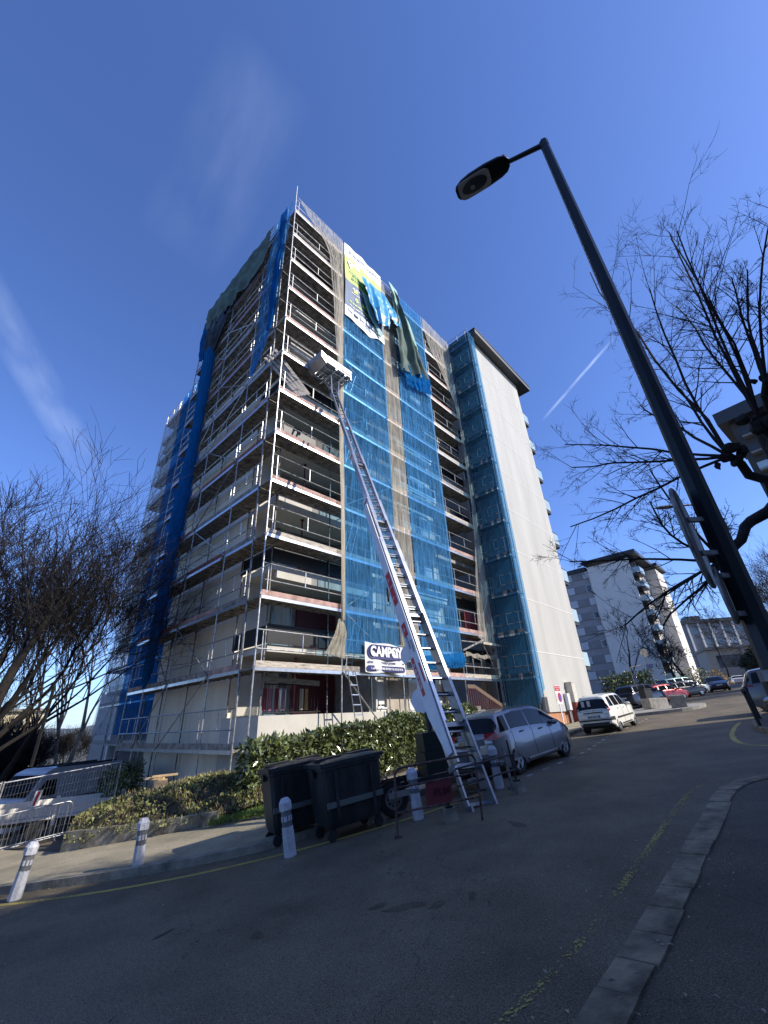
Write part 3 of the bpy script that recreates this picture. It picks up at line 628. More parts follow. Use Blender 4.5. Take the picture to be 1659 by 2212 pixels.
# utility cabinet and pipes on the wing wall
cab = th('utility_cabinet', 'tall red and beige utility cabinet against the white wing wall', 'cabinet', BC, PHI)
s = MB(); s.bx(22.25, 22.95, -2.5, -2.03, -1.2, .35); s.build('red_base', plain('cabinet_red', (.26, .045, .03), .6), cab)
s = MB(); s.bx(22.3, 22.9, -2.45, -2.03, .351, 1.55); s.bx(22.25, 22.95, -2.48, -2.03, 1.551, 1.6); s.build('beige_box', plain('cabinet_beige', (.6, .56, .47), .6), cab)
s = MB(); s.bx(21.7, 22.1, -2.25, -2.03, -.1, .9); s.build('meter_box', M_whitep, cab)
s = MB(); s.tube((21.8, -2.15, -1.3), (21.8, -2.15, -.1), .04); s.tube((22.0, -2.15, -1.3), (22.0, -2.15, -.1), .03); s.build('pipes', plain('pipe_grey', (.5, .5, .5)), cab)
# ------------------------------------------------------------------ scaffolds
LV = [-.76+2.6*k for k in range(13)]
def scaffold(label, F, bays, levels, cat='scaffold', depth=.95, ztop=None, gfun=None, brace=(0,), seed=1, ladder=None, woodw=(0, 1, 2), inner=True, lowlv=0, group='tube scaffolds on the apartment block'):
    """F(a, c, z): a along the face, c inward"""
    R = random.Random(seed); root = th('scaffold', label, cat, BC, PHI, group)
    for i, a in enumerate(bays):
        for c in ((0, depth) if inner else (0,)):
            p = F(a, c, 0); wx = BC[0]+p[0]*math.cos(PHI)-p[1]*math.sin(PHI); zb = gz(wx)+.02
            top = ztop if ztop else levels[-1]+1.45
            if c == 0 and i == 0 and seed == 1: top = 33.4
            m = MB(); m.tube(F(a, c, zb), F(a, c, top), .032, 7); m.tube(F(a, c, zb), F(a, c, zb+.02), .1, 4)
            for z in levels: m.tube(F(a, c, z-.12), F(a, c, z+.02), .048, 6)
            m.build('standard', M_galv if c == 0 else M_galvd, root)
    for k, z in enumerate(levels):
        for i, (a0, a1) in enumerate(zip(bays, bays[1:])):
            if k < lowlv and i == 0: continue
            m = MB(); w = (depth-.08)/3
            for q in range(3):
                c0 = .05+q*w; mbox2(m, F, a0+.04, a1-.04, c0, c0+w-.03, z-.075, z)
                for s_ in range(int((a1-a0)/.45)): mbox2(m, F, a0+.3+s_*.45, a0+.34+s_*.45, c0+.02, c0+w-.05, z-.11, z-.076)
            m.bar(F(a0, 0, z-.05), F(a0, depth, z-.05), .05, .07); m.build('deck', M_deck, root)
            m = MB(); wd = R.choice(woodw); mbox2(m, F, a0+.03, a1-.03, -.035, -.008, z+.0, z+.21); m.build('toe_board', M_wood[wd], root)
            m = MB(); mbox2(m, F, a0+.03, a1-.03, -.03, 0.0, z-.13, z-.005); m.build('deck_beam', M_alu, root)
            m = MB()
            for h in (.62, 1.3): m.tube(F(a0, -.02, z+h), F(a1, -.02, z+h), .026, 6)
            mid = (a0+a1)/2
            if a1-a0 > 2: m.tube(F(mid, -.02, z+.62), F(mid, -.02, z+1.3), .022, 5)
            m.tube(F(a0+.25, -.02, z+.1), F(a0+.25, -.02, z+1.3), .02, 5)
            m.build('guardrail', M_galv, root)
    for i in brace:
        a0, a1 = bays[i], bays[i+1]
        for k in range(len(levels)-1):
            m = MB(); p, q = (a0, a1) if k % 2 else (a1, a0)
            m.tube(F(p, -.06, levels[k]), F(q, -.06, levels[k+1]), .028, 6); m.build('brace', M_galvd if k % 3 else M_galv, root)
    if ladder:
        for (a, k) in ladder:
            m = MB(); z0, z1 = levels[k], levels[k+1]; 
            for da in (0, .38):
                m.tube(F(a+da, .3, z0), F(a+da+.75, .3, z1), .022, 5)
            for s_ in range(10):
                t = (s_+.5)/10; m.tube(F(a+.75*t, .3, z0+(z1-z0)*t), F(a+.38+.75*t, .3, z0+(z1-z0)*t), .016, 5)
            m.build('ladder', M_alu, root)
    return root
def mbox2(mb, F, a0, a1, c0, c1, z0, z1):
    P = [F(a, c, z) for a, c, z in ((a0, c0, z0), (a1, c0, z0), (a1, c1, z0), (a0, c1, z0), (a0, c0, z1), (a1, c0, z1), (a1, c1, z1), (a0, c1, z1))]
    mb.add(P, [(3, 2, 1, 0), (4, 5, 6, 7), (0, 1, 5, 4), (1, 2, 6, 5), (2, 3, 7, 6), (3, 0, 4, 7)])
FF = lambda a, c, z: (a, c, z)
FS = lambda a, c, z: (c, a, z)
scaffold('tall street side scaffold in front of the loggias and blue nets', FF, [0, 4.1, 8.0, 9.4, 13.3, 17.25], LV[1:], brace=(1,), seed=1, ladder=[(4.5, k) for k in range(0, 10, 2)], ztop=31.9)
scaffold('shaded scaffold on the near gable with bare guardrails', FS, [.98, 3.45, 7.6, 10.6, 13.0], LV, brace=(1, 2), seed=2, woodw=(2, 1, 2, 3), ztop=31.9)
FR = lambda a, c, z: (2.7+c, a, z)
scaffold('set back rear gable scaffold behind white and blue nets', FR, [14.2, 17.6, 21.2, 24.8, 28.4], LV, brace=(1, 3), seed=4, woodw=(2, 0), ztop=31.9)
FT = lambda a, c, z: (17.32+c, a, z)
scaffold('narrow scaffold on the shaded stair tower side next to the white gable wall', FT, [-2.25, -.05], LV[1:], brace=(), seed=5, depth=.8, woodw=(2,), ztop=31.4)
# ladder leaning below the first deck
ld_ = th('ladder', 'aluminium ladder leaning on the first deck above the hedge', 'ladder', BC, PHI)
m = MB()
for da in (0, .45): m.bar((4.35+da*.9, -.1, 1.9), (4.85+da*1.15, -.35, -1.7), .05, .03)
m.build('stile', M_alu, ld_); m = MB()
for k in range(9):
    t = (k+.6)/9.5; m.bar((4.35+.5*t, -.1-.25*t, 1.9-3.6*t), (4.35+.405+(.5+.1125)*t, -.1-.25*t, 1.9-3.6*t), .03, .04)
m.build('rungs', M_alu, ld_)
m = MB(); m.tube((4.1, -.08, 1.8), (7.4, -.08, -1.3), .03, 6); m.tube((4.15, .0, -.35), (2.9, 0, -.35), .03, 6); tag(m.build('scaffold_tube', M_galv, None, BC, PHI), 'loose diagonal scaffold tube from the first deck down to the hedge', 'tube')
m = MB(); m.tube((8.0, -.08, 2.0), (4.1, -.08, 4.35), .03, 6); tag(m.build('scaffold_tube', M_galv, None, BC, PHI), 'diagonal scaffold tube behind the white and navy banner', 'tube')
# canopy bracket over the entrance
cn = th('entrance_canopy', 'steel bracket canopy with a pale beam above the entrance', 'canopy', BC, PHI)
m = MB(); m.bar((15.3, -.3, 3.85), (18.6, -.3, 3.86), .12, .14); m.build('beam', M_wood[0], cn)
m = MB(); m.bar((13.3, -.1, 3.3), (15.6, -.3, 4.1), .07, .1); m.tube((13.35, -.05, 3.85), (15.4, -.3, 3.85), .035); m.tube((15.3, -.3, 3.8), (17.1, -.1, 1.8), .03); m.tube((13.4, 0, 1.95), (17.0, 0, 1.95), .03); m.tube((14.4, 0, 1.95), (14.4, 0, 3.1), .03)
m.tube((15.0, .3, 3.1), (17.1, .3, 2.7), .03); m.build('brackets', M_galvd, cn)
for k, yy in enumerate((-.1, .4)):
    m = MB(); m.grid(lambda u, v: (13.6+3.4*u, yy+.03*math.sin(u*30), 3.25-.22*v-.25*u*(1-u)+.04*math.sin(u*21+v*5)), 40, 3)
    if k == 0: tag(m.build('rolled_sheet', M_whited, None, BC, PHI), 'dirty sagging plastic sheet hung over the entrance', 'sheet')
# planks pushed out through the corner
for k in range(4):
    m = MB(); m.bar((-.30+.05*k, 1.25-.24*k, 17.7+.05*k), (1.15+.16*k, -.1-.05*k, 15.0+.1*k), .16, .03, (.6, .8, 0)); tag(m.build('timber_plank', M_wood[0], None, BC, PHI), 'pale timber plank leaning out of the scaffold corner, %s of four' % ['innermost', 'second from the gable side', 'third from the gable side', 'nearest the lift'][k], 'plank', 'planks at the scaffold corner')

# ------------------------------------------------------------------ nets, sheets, banners (hang on the scaffold, so each is its own thing)
def cloth(name, L, Rr, m, label, cat='net', nu=60, nv=24, pleats=6, amp=.05, group=None, h2=.35, sm=True):
    """L and Rr: lists of (s, y, z) from top to bottom along the two edges"""
    mb = MB(); rr = random.Random(zlib.crc32((name+label).encode()) % 1000); f1, f2 = rr.random()*6, rr.random()*6
    def li(P, t):
        k = t*(len(P)-1); i = min(int(k), len(P)-2); f = k-i; f = f*f*(3-2*f)*.5+f*.5
        return [P[i][j]*(1-f)+P[i+1][j]*f for j in range(3)]
    def fn(u, v):
        a, b = li(L, u), li(Rr, u); c = v
        p = [a[j]*(1-c)+b[j]*c for j in range(3)]
        w = math.hypot(a[0]-b[0], a[1]-b[1]); e = (math.sin(math.pi*c)**.3 if 0 < c < 1 else 0)*min(1, .12+u*5)
        cw_ = c+.16*noise.noise((c*2.3, u*1.4, f1))
        d = amp*e*(math.sin(cw_*pleats*6.283+f1+.9*math.sin(u*3+f2))*(.7+.6*noise.noise((c*3, u*3, f2)))+h2*math.sin(cw_*pleats*13.1+f2+u*2.4)) + amp*.5*noise.noise((c*w*1.5, u*8, f1))
        tx, ty = (b[0]-a[0])/max(w, .01), (b[1]-a[1])/max(w, .01)
        return (p[0]+ty*d, p[1]-tx*d, p[2]+.02*noise.noise((c*5, u*20, f2)))
    mb.grid(fn, nu, nv); return tag(mb.build(name, m, None, BC, PHI, smooth=sm, ang=180), label, cat, group)
y0 = -.12
# white net gathered at the corner bay
La = [(.05, y0, 32.0), (1.0, y0, 30.9), (1.6, y0-.05, 30.3), (2.35, y0-.1, 29.6), (2.75, y0-.12, 28.6), (2.95, y0-.12, 26.8), (3.15, y0-.15, 25), (3.3, y0-.15, 22.3), (3.5, y0-.15, 19.3), (3.7, y0-.15, 16.5), (3.75, y0-.15, 12), (3.85, y0-.15, 8), (3.9, y0-.15, 6), (3.95, y0-.15, 3.9)]
Ra = [(4.05, y0, 31.9)]+[(4.15, y0, z) for z in (31, 30.3, 29.6, 28.6, 26.8, 25, 22.3, 19.3, 16.5, 12.2, 8, 6)]+[(4.05, y0, 3.9)]
cloth('debris_net', La, Ra, M_white, 'white net drawn aside like a curtain at the scaffold corner', 'net', 110, 34, 7, .09)
cloth('debris_net', [(3.75, y0-.1, 3.95), (3.5, y0-.15, 3.3), (3.0, y0-.12, 2.45)], [(4.1, y0, 3.95), (4.15, y0-.15, 3.3), (4.1, y0-.1, 2.3)], M_whited, 'gathered tail of white net flaring below its knot', 'net', 14, 24, 4, .09)
cloth('debris_net', [(8.0, y0+.06, 31.5), (8.0, y0+.06, 2.7)], [(9.42, y0+.06, 31.3), (9.42, y0+.06, 2.2)], M_whiteb, 'narrow cream net running full height between two blue nets', 'net', 80, 16, 3, .04)
cloth('debris_net', [(4.2, y0, 24.1), (4.1, y0, 12), (4.15, y0, 2.6)], [(7.95, y0, 24.2), (7.95, y0, 12), (7.7, y0, 2.5)], M_blue, 'blue net below the large green and navy banner', 'net', 80, 30, 5, .05)
cloth('debris_net', [(9.45, y0, 31.7), (9.4, y0, 15), (9.5, y0, 2.6)], [(13.3, y0, 31.7), (13.3, y0, 15), (13.2, y0, 2.5)], M_blue, 'blue net panel right of the narrow cream net', 'net', 80, 30, 5, .05)
cloth('debris_net', [(9.5, y0-.06, 2.75), (9.4, y0-.1, 2.3), (9.9, y0-.05, 2.1)], [(13.25, y0-.03, 3.2), (13.2, y0-.2, 2.7), (13.1, y0-.1, 2.35)], M_blued, 'crumpled blue net hem tied above the entrance side', 'net', 8, 40, 13, .10)
Lc = [(13.35, y0, 31.8), (13.5, y0, 30), (13.9, y0, 28.7), (15.0, y0, 27.3), (15.7, y0, 26.0), (16.5, y0-.1, 24.2), (16.9, y0-.15, 22), (16.95, y0-.15, 19), (16.75, y0-.15, 15), (16.3, y0-.1, 10.6), (15.7, y0, 7), (15.2, y0, 4.2)]
Rc = [(17.3, y0, 31.5), (17.3, y0, 30), (17.3, y0, 28.7), (17.3, y0, 27.3), (17.35, y0, 26.0), (17.35, y0, 24.2), (17.4, y0, 22), (17.5, y0, 19), (17.5, y0, 15), (17.4, y0, 10.6), (17.3, y0, 7), (17.1, y0, 3.6)]
cloth('debris_net', Lc, Rc, M_white, 'white net swept aside beside the stair tower', 'net', 100, 30, 6, .08)
cloth('debris_net', [(17.28, -.1, 31.2), (17.28, -.1, 0.2)], [(17.28, -2.3, 31.3), (17.28, -2.3, -.1)], M_bluet, 'thin blue net over the shaded stair tower side', 'net', 60, 14, 3, .03)
cloth('debris_net', [(17.3, -2.36, 31.4), (17.3, -2.36, .3)], [(18.15, -2.38, 31.2), (18.3, -2.34, 1.2)], M_blue, 'narrow blue net strip along the edge of the white gable wall', 'net', 60, 8, 2, .03)
# gable nets
g0 = -.1
cloth('debris_net', [(g0, .2, 31.7), (g0, .5, 28), (g0, .9, 24), (g0, 1.0, 21), (g0-.05, 1.6, 19.4), (g0, 2.8, 17.9)], [(g0, 2.3, 31.5), (g0, 2.9, 28), (g0, 3.0, 24), (g0, 3.1, 21), (g0, 3.15, 19.3), (g0, 3.2, 17.8)], M_blue, 'torn blue net strip hanging at the top of the near gable corner', 'net', 50, 20, 4, .1)
cloth('debris_net', [(g0-.1, .7, 31.6), (g0-.1, .75, 27), (g0-.1, 1.0, 23), (g0-.15, 1.1, 20.0)], [(g0-.15, 1.4, 31.4), (g0-.15, 1.3, 27), (g0-.15, 1.55, 23), (g0-.1, 1.7, 20.2)], M_blued, 'bunched bright blue net falling beside the corner standard', 'net', 40, 14, 4, .12)
cloth('tarpaulin', [(g0-.1, 2.3, 31.6), (g0-.25, 2.4, 30.6), (g0-.2, 2.5, 29.6)]+[(g0-.2, 3.1, 27.9)], [(g0-.1, 12.4, 32.0), (g0-.2, 12.4, 31), (g0-.25, 12.0, 29.6), (g0-.2, 11.4, 28.2)], M_green, 'grey green tarpaulin folded over the top rail of the gable scaffold', 'tarpaulin', 30, 60, 4, .14)
cloth('debris_net', [(g0-.1, 7.4, 28.2), (g0-.2, 8.0, 26.6), (g0-.15, 9.6, 24.4)], [(g0-.1, 11.9, 30), (g0-.2, 12.0, 27.5), (g0-.2, 11.3, 25.2)], mat('dark_bundle', (.02, .028, .04), .8, var=.5, scale=2), 'dark bunched sheet hanging under the grey green tarpaulin', 'sheet', 24, 24, 4, .22)
cloth('debris_net', [(g0-.25, 11.2, 28.6), (g0-.3, 11.2, 27), (g0-.3, 10.9, 25.2)], [(g0-.15, 12.5, 30.8), (g0-.2, 12.3, 27.8), (g0-.3, 11.4, 25)], M_blued, 'blue net bunch tied to the top left of the gable scaffold', 'net', 18, 14, 3, .12)
m = MB(); pts = []; rs = []
for k in range(46):
    t = k/45; z = 25.2-t*23.4; pts.append((-.34+.05*math.sin(t*9), 9.75-.3*math.sin(t*3.1)+.10*math.sin(t*11)+.5*max(0, t-.8)*5*(t-.8), z)); rs.append((.34+.05*math.sin(t*14)+.03*math.sin(k*2.1))*(1-.55*max(0, t-.8)/.2) if t < .98 else .06)
rs[0] = .2; m.path(pts, rs, 16)
tag(m.build('debris_chute', netmat('blue_sleeve', (.012, .16, .40), .96, tl=.4, vs=.04), None, BC, PHI, smooth=True), 'long blue fabric sleeve hanging down the near gable scaffold', 'debris chute')
cloth('debris_net', [(2.6, 14.3, 31.8), (2.6, 14.3, -.2)], [(2.6, 23.9, 31.5), (2.6, 23.2, -.2)], M_bluer, 'wide blue net over the set back rear gable', 'net', 60, 40, 6, .09)
cloth('debris_net', [(2.6, 23.95, 31.5), (2.6, 23.4, -.2)], [(2.6, 28.5, 31.0), (2.6, 28.6, -.2)], M_whitet, 'thin white net at the far end of the rear gable', 'net', 60, 24, 5, .06)
m = MB(); m.grid(lambda u, v: (-.1+1.0*u, 13.0, 29.6+2.2*v+.05*math.sin(u*6)), 8, 4); tag(m.build('end_sheet', M_curt, None, BC, PHI), 'white sheet closing the top left end of the gable scaffold', 'sheet')
cloth('debris_net', [(-.3, 10.6, -1.4), (-.35, 10.45, -2.0), (-.35, 10.35, -3.0)], [(-.2, 10.8, -1.4), (-.3, 11.25, -2.0), (-.3, 11.1, -3.1)], M_blued, 'blue net bundle hanging near the ground below the gable scaffold', 'net', 16, 16, 3, .2)
# top banner
def banner():
    root = th('advertising_banner', 'large white green and navy advertising banner at the top of the scaffold', 'banner', BC, PHI)
    def W_(a, z): return -.2+.05*noise.noise((a*.8, z*.35, 2))+.03*math.sin(a*5+z*.8)
    def band(nm, z0l, z0r, z1l, z1r, mm, dy=0, bot=None):
        mb = MB()
        def fn(u, v):
            a = 4.2+3.78*u; zt = z0l+(z0r-z0l)*u; zb = z1l+(z1r-z1l)*u
            if bot: zb = bot(u)
            z = zt+(zb-zt)*v; return (a, W_(a, z)+dy, z)
        mb.grid(fn, 24, 12); return mb.build(nm, mm, root, smooth=True, ang=180)
    band('white_cloth', 31.8, 31.7, 23.9, 23.9, M_banner, 0, lambda u: 23.9+.3*math.sin(u*9)*u-.25*u*(1-u)*4*.5)
    band('green_band', 30.35, 30.35, 27.65, 27.65, M_lime, -.012); band('navy_band', 27.64, 27.64, 24.95, 24.95, M_navy, -.012)
    def tx(s_, a, z, size, mm, sx=1., b=0.): text('lettering', s_, size, mm, root, M3((a, W_(a, z)-.05, z), (1, 0, 0), (0, 0, 1)), b, sx)
    wm = plain('letter_white', (.85, .86, .84)); gm = plain('letter_green', (.5, .75, .08)); dm = plain('letter_darkgreen', (.06, .17, .03)); gy = plain('letter_grey', (.35, .42, .5))
    tx('04 50 69', 6.0, 26.12, .52, gm, .95, .02)
    # map pin mark
    mb = MB(); o = (4.72, W_(4.72, 29.6)-.045, 29.75)
    n = 18; 
    for k in range(n):
        a0, a1 = 2*math.pi*k/n, 2*math.pi*(k+1)/n
        mb.quad(*[(o[0]+r_*math.cos(a), o[1], o[2]+r_*math.sin(a)) for a, r_ in ((a0, .26), (a1, .26), (a1, .13), (a0, .13))])
    mb.quad((o[0]-.22, o[1], o[2]-.12), (o[0], o[1], o[2]-.62), (o[0]+.22, o[1], o[2]-.12)); mb.build('pin_mark', wm, root)
    rr = random.Random(4)
    def lines(nm, a0, z, n, w, h, mm, gap=.08):   # unreadable small print
        mb = MB(); a = a0
        for k in range(n):
            l_ = w*rr.uniform(.35, 1.2)
            if a+l_ > 7.85: break
            mb.quad((a, W_(a, z)-.04, z), (a+l_, W_(a+l_, z)-.04, z), (a+l_, W_(a+l_, z)-.04, z+h), (a, W_(a, z)-.04, z+h)); a += l_+gap
        mb.build(nm, mm, root)
    lines('print_line', 5.1, 29.7, 3, .2, .42, wm, .1); lines('print_line', 4.6, 28.75, 7, .3, .07, dm); lines('print_line', 4.9, 28.45, 8, .22, .2, dm); lines('print_line', 4.8, 28.05, 9, .22, .2, dm)
    lines('print_line', 4.9, 27.1, 9, .2, .14, wm); lines('print_line', 5.0, 26.8, 2, .3, .3, gm, 1.2); lines('print_line', 4.8, 26.62, 5, .3, .05, wm)
    lines('print_line', 4.6, 25.55, 9, .3, .12, gm); lines('print_line', 4.6, 25.2, 8, .3, .06, wm)
    for k in range(6):
        mb = MB(); a = 4.5+k*.55; mb.quad((a, -.27, 24.5), (a+.42, -.27, 24.5), (a+.42, -.27, 24.86), (a, -.27, 24.86)); mb.build('logo_box', gy if k % 2 else wm, root)
    lines('print_line', 4.6, 30.95, 3, .35, .35, gy, .15); lines('print_line', 5.6, 31.05, 9, .25, .2, gy, .06); lines('print_line', 6.0, 24.2, 4, .2, .25, gy, .06)
banner()
cloth('loose_sheet', [(5.5, -.55, 28.9), (5.7, -.75, 27.6), (6.0, -.85, 26.2), (6.7, -.8, 24.9)], [(8.1, -.35, 29.5), (8.1, -.6, 28), (8.1, -.8, 26.3), (8.0, -.8, 25.2)], M_satin, 'shiny blue sheet draped over the advertising banner', 'sheet', 60, 90, 2.4, .15, None, .12)
cloth('loose_sheet', [(8.05, -.5, 29.1), (8.0, -.7, 27.8), (8.25, -.75, 26.5)], [(9.4, -.3, 28.9), (9.6, -.6, 27.9), (9.45, -.7, 26.4)], M_satin, 'small blue sheet hanging across the narrow cream net', 'sheet', 40, 60, 1.6, .12, None, .12)
cloth('loose_sheet', [(5.6, -.4, 27.4), (6.2, -.45, 25.4), (7.4, -.4, 24.2)], [(6.1, -.5, 27.2), (6.9, -.5, 25.2), (7.6, -.45, 24.5)], M_teal, 'pale teal lining edge showing beside the shiny blue sheet', 'sheet', 20, 6, 1, .03)
cloth('tarpaulin', [(8.75, -.4, 31.6), (8.9, -.5, 29.4), (8.95, -.6, 27), (9.0, -.7, 24.5), (9.1, -.6, 22.2)], [(9.4, -.35, 31.6), (9.75, -.5, 29.2), (10.9, -.6, 27), (11.7, -.65, 24.9), (12.7, -.5, 23.6)], M_green, 'long dark green tarpaulin hanging down the right blue net', 'tarpaulin', 50, 44, 2, .26)
cloth('loose_sheet', [(8.7, -.42, 31.7), (9.1, -.6, 29.5), (10.0, -.7, 27.8), (11.0, -.75, 25.8)], [(9.7, -.4, 31.5), (9.9, -.6, 29.3), (10.8, -.7, 27.6), (11.3, -.75, 25.4)], M_teal, 'teal sheet edge twisted round the long dark green tarpaulin', 'sheet', 30, 8, 2, .08)
cloth('debris_net', [(9.7, -.4, 23.4), (9.75, -.45, 22.3), (10.0, -.4, 21.4)], [(12.9, -.4, 24.4), (12.9, -.45, 23.4), (13.0, -.4, 22.3)], M_blued, 'torn blue net scraps below the long dark green tarpaulin', 'net', 14, 40, 9, .16)
# company banner on the first lift
cb = th('company_banner', 'white banner with navy oval reading CAMPOY on the scaffold', 'banner', BC, PHI)
def cw(a, z): return -.3+.035*math.sin(a*4.3+z*2)+.02*noise.noise((a*2, z*2, 0))
m = MB(); m.grid(lambda u, v: (5.2+2.65*u+.03*v, cw(5.2+2.65*u, 3.08-1.27*v), 3.1-.04*math.sin(u*9)-1.27*v-.05*u), 30, 14); m.build('cloth', M_banner, cb, smooth=True, ang=180)
def oval(nm, a0, a1, z0, z1, mm):
    m = MB(); r_ = (z1-z0)/2; pts = []
    for cx, s0 in ((a1-r_, -90), (a0+r_, 90)):
        for k in range(13):
            t = rad(s0+k*15); x = cx+r_*math.cos(t); z = (z0+z1)/2+r_*math.sin(t); pts.append((x, cw(x, z)-.035, z))
    cpt = ((a0+a1)/2, cw((a0+a1)/2, (z0+z1)/2)-.05, (z0+z1)/2); n = len(pts); m.add(pts+[cpt], [(i, (i+1) % n, n) for i in range(n)]); m.build(nm, mm, cb)
oval('navy_oval', 5.33, 7.72, 2.38, 3.0, M_ink); oval('navy_bar', 5.28, 7.78, 1.86, 2.1, M_ink)
wl_ = plain('banner_white', (.85, .85, .85)); CM = lambda a, z, d=.1: M3((a, cw(a, z)-d, z), (1, 0, 0), (0, 0, 1))
text('lettering', 'CAMPOY', .60, wl_, cb, CM(6.53, 2.685), .022, .86, sp=1.0)
text('lettering', 'PEINTURE - DECORATION INTERIEURE  MACONNERIE - RENOVATION', .098, M_ink, cb, CM(6.55, 2.235, .06), .002, .78)
text('lettering', '1, rue Ampère - 74600 SEYNOD Tél. 04 50 69 43 94', .135, wl_, cb, CM(6.53, 1.975), .003, .72)
# ------------------------------------------------------------------ cars
def interp(P, x):
    if x <= P[0][0]: return P[0][1]
    for (a, ya), (b, yb) in zip(P, P[1:]):
        if x <= b:
            f = (x-a)/(b-a); return ya+(yb-ya)*f
    return P[-1][1]
def car(name, label, pos, head, spec, color, metal=.6, group=None, plate=None, detail=2, rough=.32, slope=True, lit=None):
    """pos: ground point under the car centre; head: azimuth (from +Y clockwise) of its nose. local x forward, y left"""
    L, Wd, H, wb, wr, top, belt, tail, nose = spec['L'], spec['W'], spec['H'], spec['wb'], spec['wr'], spec['top'], spec['belt'], spec.get('tail', 0), 0
    root = th(name, label, 'car', (0, 0, 0), 0, group)
    hx, hy = math.sin(rad(head)), math.cos(rad(head))
    zf = gz(pos[0]+hx*wb/2); zr = gz(pos[0]-hx*wb/2); zl = gz(pos[0]-hy*Wd/2); zrr = gz(pos[0]+hy*Wd/2)
    X = Vector((hx*wb, hy*wb, zf-zr)).normalized(); Yv = Vector((-hy*Wd, hx*Wd, zl-zrr)).normalized(); Z = X.cross(Yv).normalized(); Yv = Z.cross(X)
    dz = spec.get('dz', 0); root.matrix_world = Matrix(((X.x, Yv.x, Z.x, pos[0]), (X.y, Yv.y, Z.y, pos[1]), (X.z, Yv.z, Z.z, (zf+zr)/2+dz), (0, 0, 0, 1)))
    paint = mat('paint_'+name+'_%d' % int(abs(color[0]*997+color[1]*331+color[2]*77+L*10)), color, rough, metal, .03, 2., coat=.7)
    hw = Wd/2; ax = (wb/2+spec.get('off', 0), -wb/2+spec.get('off', 0))
    def width(x):
        t = abs(x)/(L/2); e = spec.get('round', .16); return hw*(1-e*max(0, (t-.62)/.38)**2.2)
    def zb(x):
        z = .2
        for a in ax:
            d = abs(x-a); r_ = wr+.07
            if d < r_: z = max(z, math.sqrt(r_*r_-d*d)+.0+wr*.0+.02)
        if abs(x) > L/2-.25: z = max(z, .26+.1*(abs(x)-(L/2-.25))/.25)
        return z
    K = 9
    def sec(x):
        w = width(x); zt = interp(top, x); zl_ = min(interp(belt, x), zt-.02); b = zb(x); gh = max(0, zt-zl_); wt = w-(.04+.30*gh)*min(1, gh/.25) if gh > .05 else w-.06
        midz = max(b+.06, .5)
        return [(w*.93, b), (w-.005, b+.035), (w, min(max(midz, b+.08), zl_-.1)), (w-.015, zl_-.06), (w-.045, zl_), (wt+.03, zt-.12*min(1, gh*3)-.01), (wt-.05, zt-.035), (wt*.6, zt-.004), (0, zt)]
    n = 96; xs = [-L/2+L*(0.5-0.5*math.cos(math.pi*i/n))*.35+L*(i/n)*.65 for i in range(n+1)]
    m = MB(); vs = []
    for x in xs:
        s_ = sec(x); vs += [(x, y, z) for y, z in s_]+[(x, -y, z) for y, z in s_[:-1][::-1]]
    C_ = 2*K-1; fs = [(i*C_+j, i*C_+j+1, (i+1)*C_+j+1, (i+1)*C_+j) for i in range(n) for j in range(C_-1)]
    fs += [tuple(range(C_)), tuple(range(n*C_, (n+1)*C_))[::-1]]
    m.add(vs, fs); body = m.build('body', paint, root, smooth=True, ang=38)
    m = MB(); m.bx(-L/2+.3, L/2-.3, -hw+.2, hw-.2, .18, .42)
    for a in ax: m.bx(a-wr-.06, a+wr+.06, -hw+.16, hw-.16, .2, wr*2+.06)
    m.build('underbody', M_rubber, root)
    def surf(x, k, off=.006, side=1):
        s_ = sec(x); i = min(int(k), K-2); f = k-i; y = s_[i][0]*(1-f)+s_[i+1][0]*f; z = s_[i][1]*(1-f)+s_[i+1][1]*f
        e = .01; sa = sec(x+e); ya = sa[i][0]*(1-f)+sa[i+1][0]*f; za = sa[i][1]*(1-f)+sa[i+1][1]*f
        t1 = Vector((0, s_[i+1][0]-s_[i][0], s_[i+1][1]-s_[i][1])); t2 = Vector((e, ya-y, za-z)); nn_ = t2.cross(t1)
        if nn_.length < 1e-9: nn_ = Vector((0, 1, 0))
        nn_.normalize()
        if nn_.y < 0 and nn_.z < 0.2: nn_ = -nn_
        if nn_.z < -.3: nn_ = -nn_
        p = Vector((x, y, z))+nn_*off; return (p.x, p.y*side, p.z)
    gl = plain('car_glass', (.010, .012, .014), .06); MATS['car_glass'].node_tree.nodes['Principled BSDF'].inputs['Specular IOR Level'].default_value = .2
    def patch(nm, x0, x1, k0, k1, mm, off=.007, sides=(1, -1), nu=10, nv=4, skew=(0, 0), parent=None):
        out = None
        for s_ in sides:
            m = MB(); m.grid(lambda u, v: surf(x0+(x1-x0)*u+(skew[0]*(1-u)+skew[1]*u)*v, k0+(k1-k0)*v, off, s_), nu, nv); out = m.build(nm, mm, parent or root, smooth=True, ang=60)
        return out
    ga, gb = spec['glass']    # rear and front x of side glazing at belt
    wins = spec['wins']
    for (a, b, sa_, sb_) in wins: patch('side_window', a, b, 4.12, 5.05, gl, .004, skew=(sa_, sb_))
    # windscreen and rear window across the car
    def across(nm, xa, xb, mm, off=.008, kmin=5.3, inset=.0):
        m = MB()
        def fn(u, v):
            x = xa+(xb-xa)*v; q = (u-.5)*2; k = 8-(8-kmin)*abs(q)
            return surf(x, min(k, 7.999), off, 1 if q >= 0 else -1)
        m.grid(fn, 16, 10); return m.build(nm, mm, root, smooth=True, ang=60)
    across('windscreen', spec['ws'][0], spec['ws'][1], gl, kmin=4.6)
    across('rear_window', spec['rw'][0], spec['rw'][1], gl, kmin=4.7)
    # wheels
    rimm = M_alu
